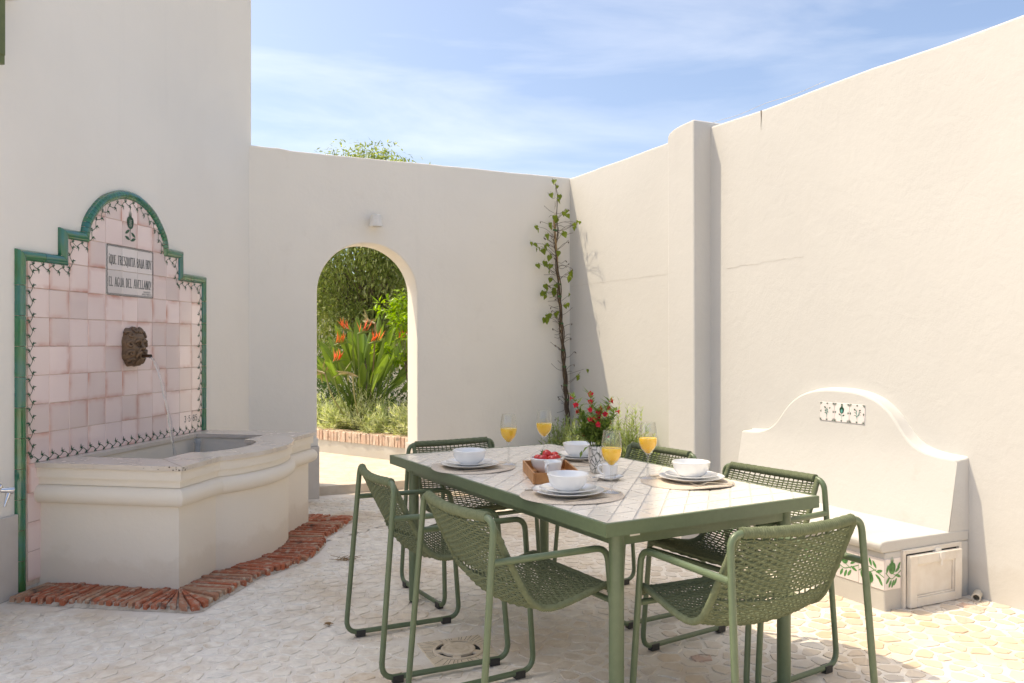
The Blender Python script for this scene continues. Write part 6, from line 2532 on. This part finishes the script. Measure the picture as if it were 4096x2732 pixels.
def strel_leaf(a, lean, plen, blen, bw, seed):
    rr = random.Random(seed)
    m_ = MB()
    d = Vector((math.cos(a), math.sin(a), 0))
    b = Vector((rr.uniform(-.10, .10), rr.uniform(-.06, .06), 0))
    p1 = b + d * lean * 0.35 + Vector((0, 0, plen * 0.6))
    p2 = b + d * lean * 0.8 + Vector((0, 0, plen))
    st = catmull([b, p1, p2], 6)
    m_.tube(st, [0.011 * (1 - 0.45 * q / len(st)) for q in range(len(st))], 6)
    dir_ = (p2 - p1).normalized()
    side = dir_.cross(Vector((rr.uniform(-1, 1), rr.uniform(-1, 1), 0.2)))
    side.normalize()
    nrm = side.cross(dir_).normalized()
    N = 9
    rows = []
    droop = rr.uniform(-0.02, 0.16)
    for q in range(N + 1):
        s = q / N
        c = p2 + dir_ * blen * s + d * droop * blen * s * s - Vector((0, 0, droop * 0.7 * blen * s * s))
        w = bw * (math.sin(math.pi * min(1, 0.10 + 0.90 * s)) ** 0.75) * (1 if s < 0.97 else 0.1)
        rows.append([c - side * w + nrm * w * 0.55, c - side * w * 0.5 + nrm * w * 0.2, c, c + side * w * 0.5 + nrm * w * 0.2, c + side * w + nrm * w * 0.55])
    m_.rings(rows, False, False, False)
    return m_.build('leaf', M['leaf_strelitzia'], strel, 60)


for k in range(64):
    a = rp.uniform(0, 6.283)
    ring = rp.random()
    lean = 0.08 + 0.62 * ring
    strel_leaf(a, lean, rp.uniform(0.55, 1.0) * (1 - 0.22 * ring), rp.uniform(0.32, 0.50), rp.uniform(0.042, 0.066), 100 + k)


def strel_flower(world_p, az, seed, faded=False):
    rr = random.Random(seed)
    q = world_p - strel.location
    root_m = MB()
    st = catmull([Vector((q.x * 0.25, q.y * 0.25, 0)), Vector((q.x * 0.8, q.y * 0.8, q.z * 0.6)), q], 6)
    root_m.tube(st, 0.009, 6)
    d = Vector((math.cos(az), math.sin(az), 0.12))
    # beak
    root_m.tube([q, q + d * 0.05 + Vector((0, 0, 0.012)), q + d * 0.19 + Vector((0, 0, 0.02))], [0.013, 0.014, 0.002], 8)
    fl = root_m.build('flower', M['bract'] if faded else M['leaf_strelitzia'], strel, 60)
    pm = MB()
    for w in range(8):
        up = Vector((d.x * rr.uniform(-0.2, 0.8) + rr.uniform(-.35, .35), d.y * rr.uniform(-0.2, 0.8) + rr.uniform(-.35, .35), 1.0 if not faded else rr.uniform(-0.6, 0.5)))
        pm.leaf(q + d * (0.015 + 0.012 * w) + Vector((0, 0, 0.012)), up, d, rr.uniform(0.12, 0.18), rr.uniform(0.028, 0.046), 0.2, rr.uniform(-.1, .1))
    pm.build('petals', M['petal_orange'] if not faded else M['bract'], fl)
    if not faded:
        bl = MB()
        bl.leaf(q + d * 0.05 + Vector((0, 0, 0.02)), d + Vector((0, 0, 0.55)), (0, 0, 1), 0.11, 0.012, 0.1, 0)
        bl.build('blue_petal', M['petal_blue'], fl)


FLW = [((-2.036, 9.45, 1.30), -0.1, False), ((-2.047, 9.35, 1.10), 0.5, False), ((-1.812, 9.35, 1.46), 3.0, False), ((-1.74, 9.3, 1.43), 0.1, False), ((-1.62, 9.35, 1.32), 0.0, False), ((-1.78, 9.2, 0.98), 3.4, True), ((-1.556, 9.4, 1.55), 2.6, True), ((-2.13, 9.4, 0.98), 2.6, True), ((-1.34, 9.5, 1.36), 0.3, False)]
for k, (p, az, fd) in enumerate(FLW):
    strel_flower(Vector(p), az, 60 + k, fd)


def leafy(name, label, cat, pos, mat, crown, n, ll, lw, seed, trunk_h, trunk_r, bark, lean=0.0, droopy=0.2, clumps=26, group=None, extra=()):
    """trunk with limbs, and a crown of leaf clumps gathered round the limb ends; crown = (cx,cy,cz,rx,ry,rz) local"""
    rr = random.Random(seed)
    root = thing(name, label, cat, pos, 0, group)
    tr, lf = MB(), MB()
    cx_, cy_, cz_, rx, ry, rz = crown
    tp = Vector((cx_ * 0.6, cy_ * 0.6, trunk_h))
    tr.tube(catmull([Vector((0, 0, -0.05)), Vector((rr.uniform(-.05, .05), rr.uniform(-.05, .05), trunk_h * 0.5)), tp], 5), [trunk_r * (1 - 0.4 * q / 10) for q in range(11)], 8)
    for c in range(clumps):
        while True:
            v = Vector((rr.uniform(-1, 1), rr.uniform(-1, 1), rr.uniform(-1, 1)))
            if 0.25 < v.length < 1:
                break
        v = v * (v.length ** -0.45)
        cc = Vector((cx_ + v.x * rx * 0.86, cy_ + v.y * ry * 0.86, cz_ + v.z * rz * 0.86))
        tr.tube(catmull([tp, tp.lerp(cc, 0.5) + Vector((0, 0, 0.06 * rz)), cc], 3), [trunk_r * 0.22, trunk_r * 0.19, trunk_r * .16, trunk_r * 0.13, trunk_r * 0.10, trunk_r * 0.07, trunk_r * 0.04], 5)
        cr = min(rx, ry, rz) * rr.uniform(0.26, 0.44)
        nq = n // clumps
        if c < len(extra):
            cc, cr, nq = Vector(extra[c][:3]), extra[c][3], extra[c][4]
        for q in range(nq):
            w = Vector((rr.gauss(0, 1), rr.gauss(0, 1), rr.gauss(0, 0.8)))
            w = w.normalized() * cr * rr.random() ** 0.45
            p = cc + w
            d = w.normalized() * 0.6 + Vector((rr.uniform(-1, 1), rr.uniform(-1, 1), rr.uniform(-1, 0.6) - droopy))
            lf.leaf(p, d, (rr.uniform(-.6, .6), rr.uniform(-.6, .6), 1), ll * rr.uniform(0.6, 1.25), lw * rr.uniform(0.75, 1.2), 0.15, rr.uniform(-.1, .3))
    tr.build('trunk', bark, root, 60)
    tag(lf.build('crown', mat, root), kind='stuff')
    return root


leafy('citrus_tree', 'young citrus with bright yellow green leaves behind the right arch jamb', 'tree', onG(0.78, 0.70, 0.28), M['leaf_citrus'], (-0.06, 0.0, 1.22, 0.36, 0.34, 0.52), 900, 0.088, 0.036, 5, 0.75, 0.018, M['bark_grey'], clumps=18, droopy=0.0)
leafy('green_shrub', 'low bright green shrub behind the right side of the bed', 'shrub', onG(0.95, 0.80, 0.28), M['leaf_dark'], (0, 0, 0.36, 0.45, 0.3, 0.34), 1500, 0.05, 0.018, 6, 0.15, 0.012, M['bark_grey'], clumps=18)
leafy('green_shrub', 'low bright green shrub behind the left side of the bed', 'shrub', onG(-0.55, 0.75, 0.28), M['leaf_dark'], (0, 0, 0.34, 0.5, 0.32, 0.34), 1600, 0.05, 0.018, 7, 0.15, 0.012, M['bark_grey'], clumps=18)
# trees
leafy('olive_tree', 'feathery grey green tree seen through the arch and above the wall', 'tree', (-2.25, 13.0, 0.0), M['leaf_tree'], (0.03, 0, 2.75, 1.45, 1.25, 1.72), 44000, 0.085, 0.026, 8, 1.5, 0.10, M['bark_grey'], clumps=110, droopy=0.5, extra=((0.02, 0, 4.22, 0.34, 700), (-0.2, 0.1, 4.1, 0.26, 420), (0.28, 0, 4.1, 0.28, 460), (0.5, 0, 4.0, 0.24, 300), (-0.62, 0, 4.14, 0.16, 90), (-0.42, 0, 4.10, 0.14, 60), (0.8, 0, 4.02, 0.16, 60)))
leafy('olive_tree', 'grey green tree farther back on the left inside the arch', 'tree', (-4.2, 15.6, 0.0), M['leaf_tree'], (0, 0, 2.2, 1.5, 1.3, 1.9), 14000, 0.09, 0.03, 9, 1.0, 0.11, M['bark_grey'], clumps=46, droopy=0.4)
leafy('olive_tree', 'grey green tree farther back on the right inside the arch', 'tree', (-1.7, 16.2, 0.0), M['leaf_tree'], (0, 0, 2.2, 1.6, 1.3, 2.0), 14000, 0.09, 0.03, 10, 1.0, 0.11, M['bark_grey'], clumps=46, droopy=0.4)
leafy('garden_shrub', 'dark leafy shrub low under the feathery tree', 'shrub', (-2.6, 12.2, 0.05), M['leaf_dark'], (0, 0, 0.75, 1.1, 0.6, 0.75), 4200, 0.08, 0.026, 11, 0.3, 0.03, M['bark_grey'], clumps=34)
mb = MB()
mb.box(-9.0, 3.0, 18.6, 18.9, -0.1, 2.4)
tag(bevel(mb.build('far_garden_wall', M['stucco']), 0.01, 1), 'pale garden wall glimpsed between the far trees', 'wall')
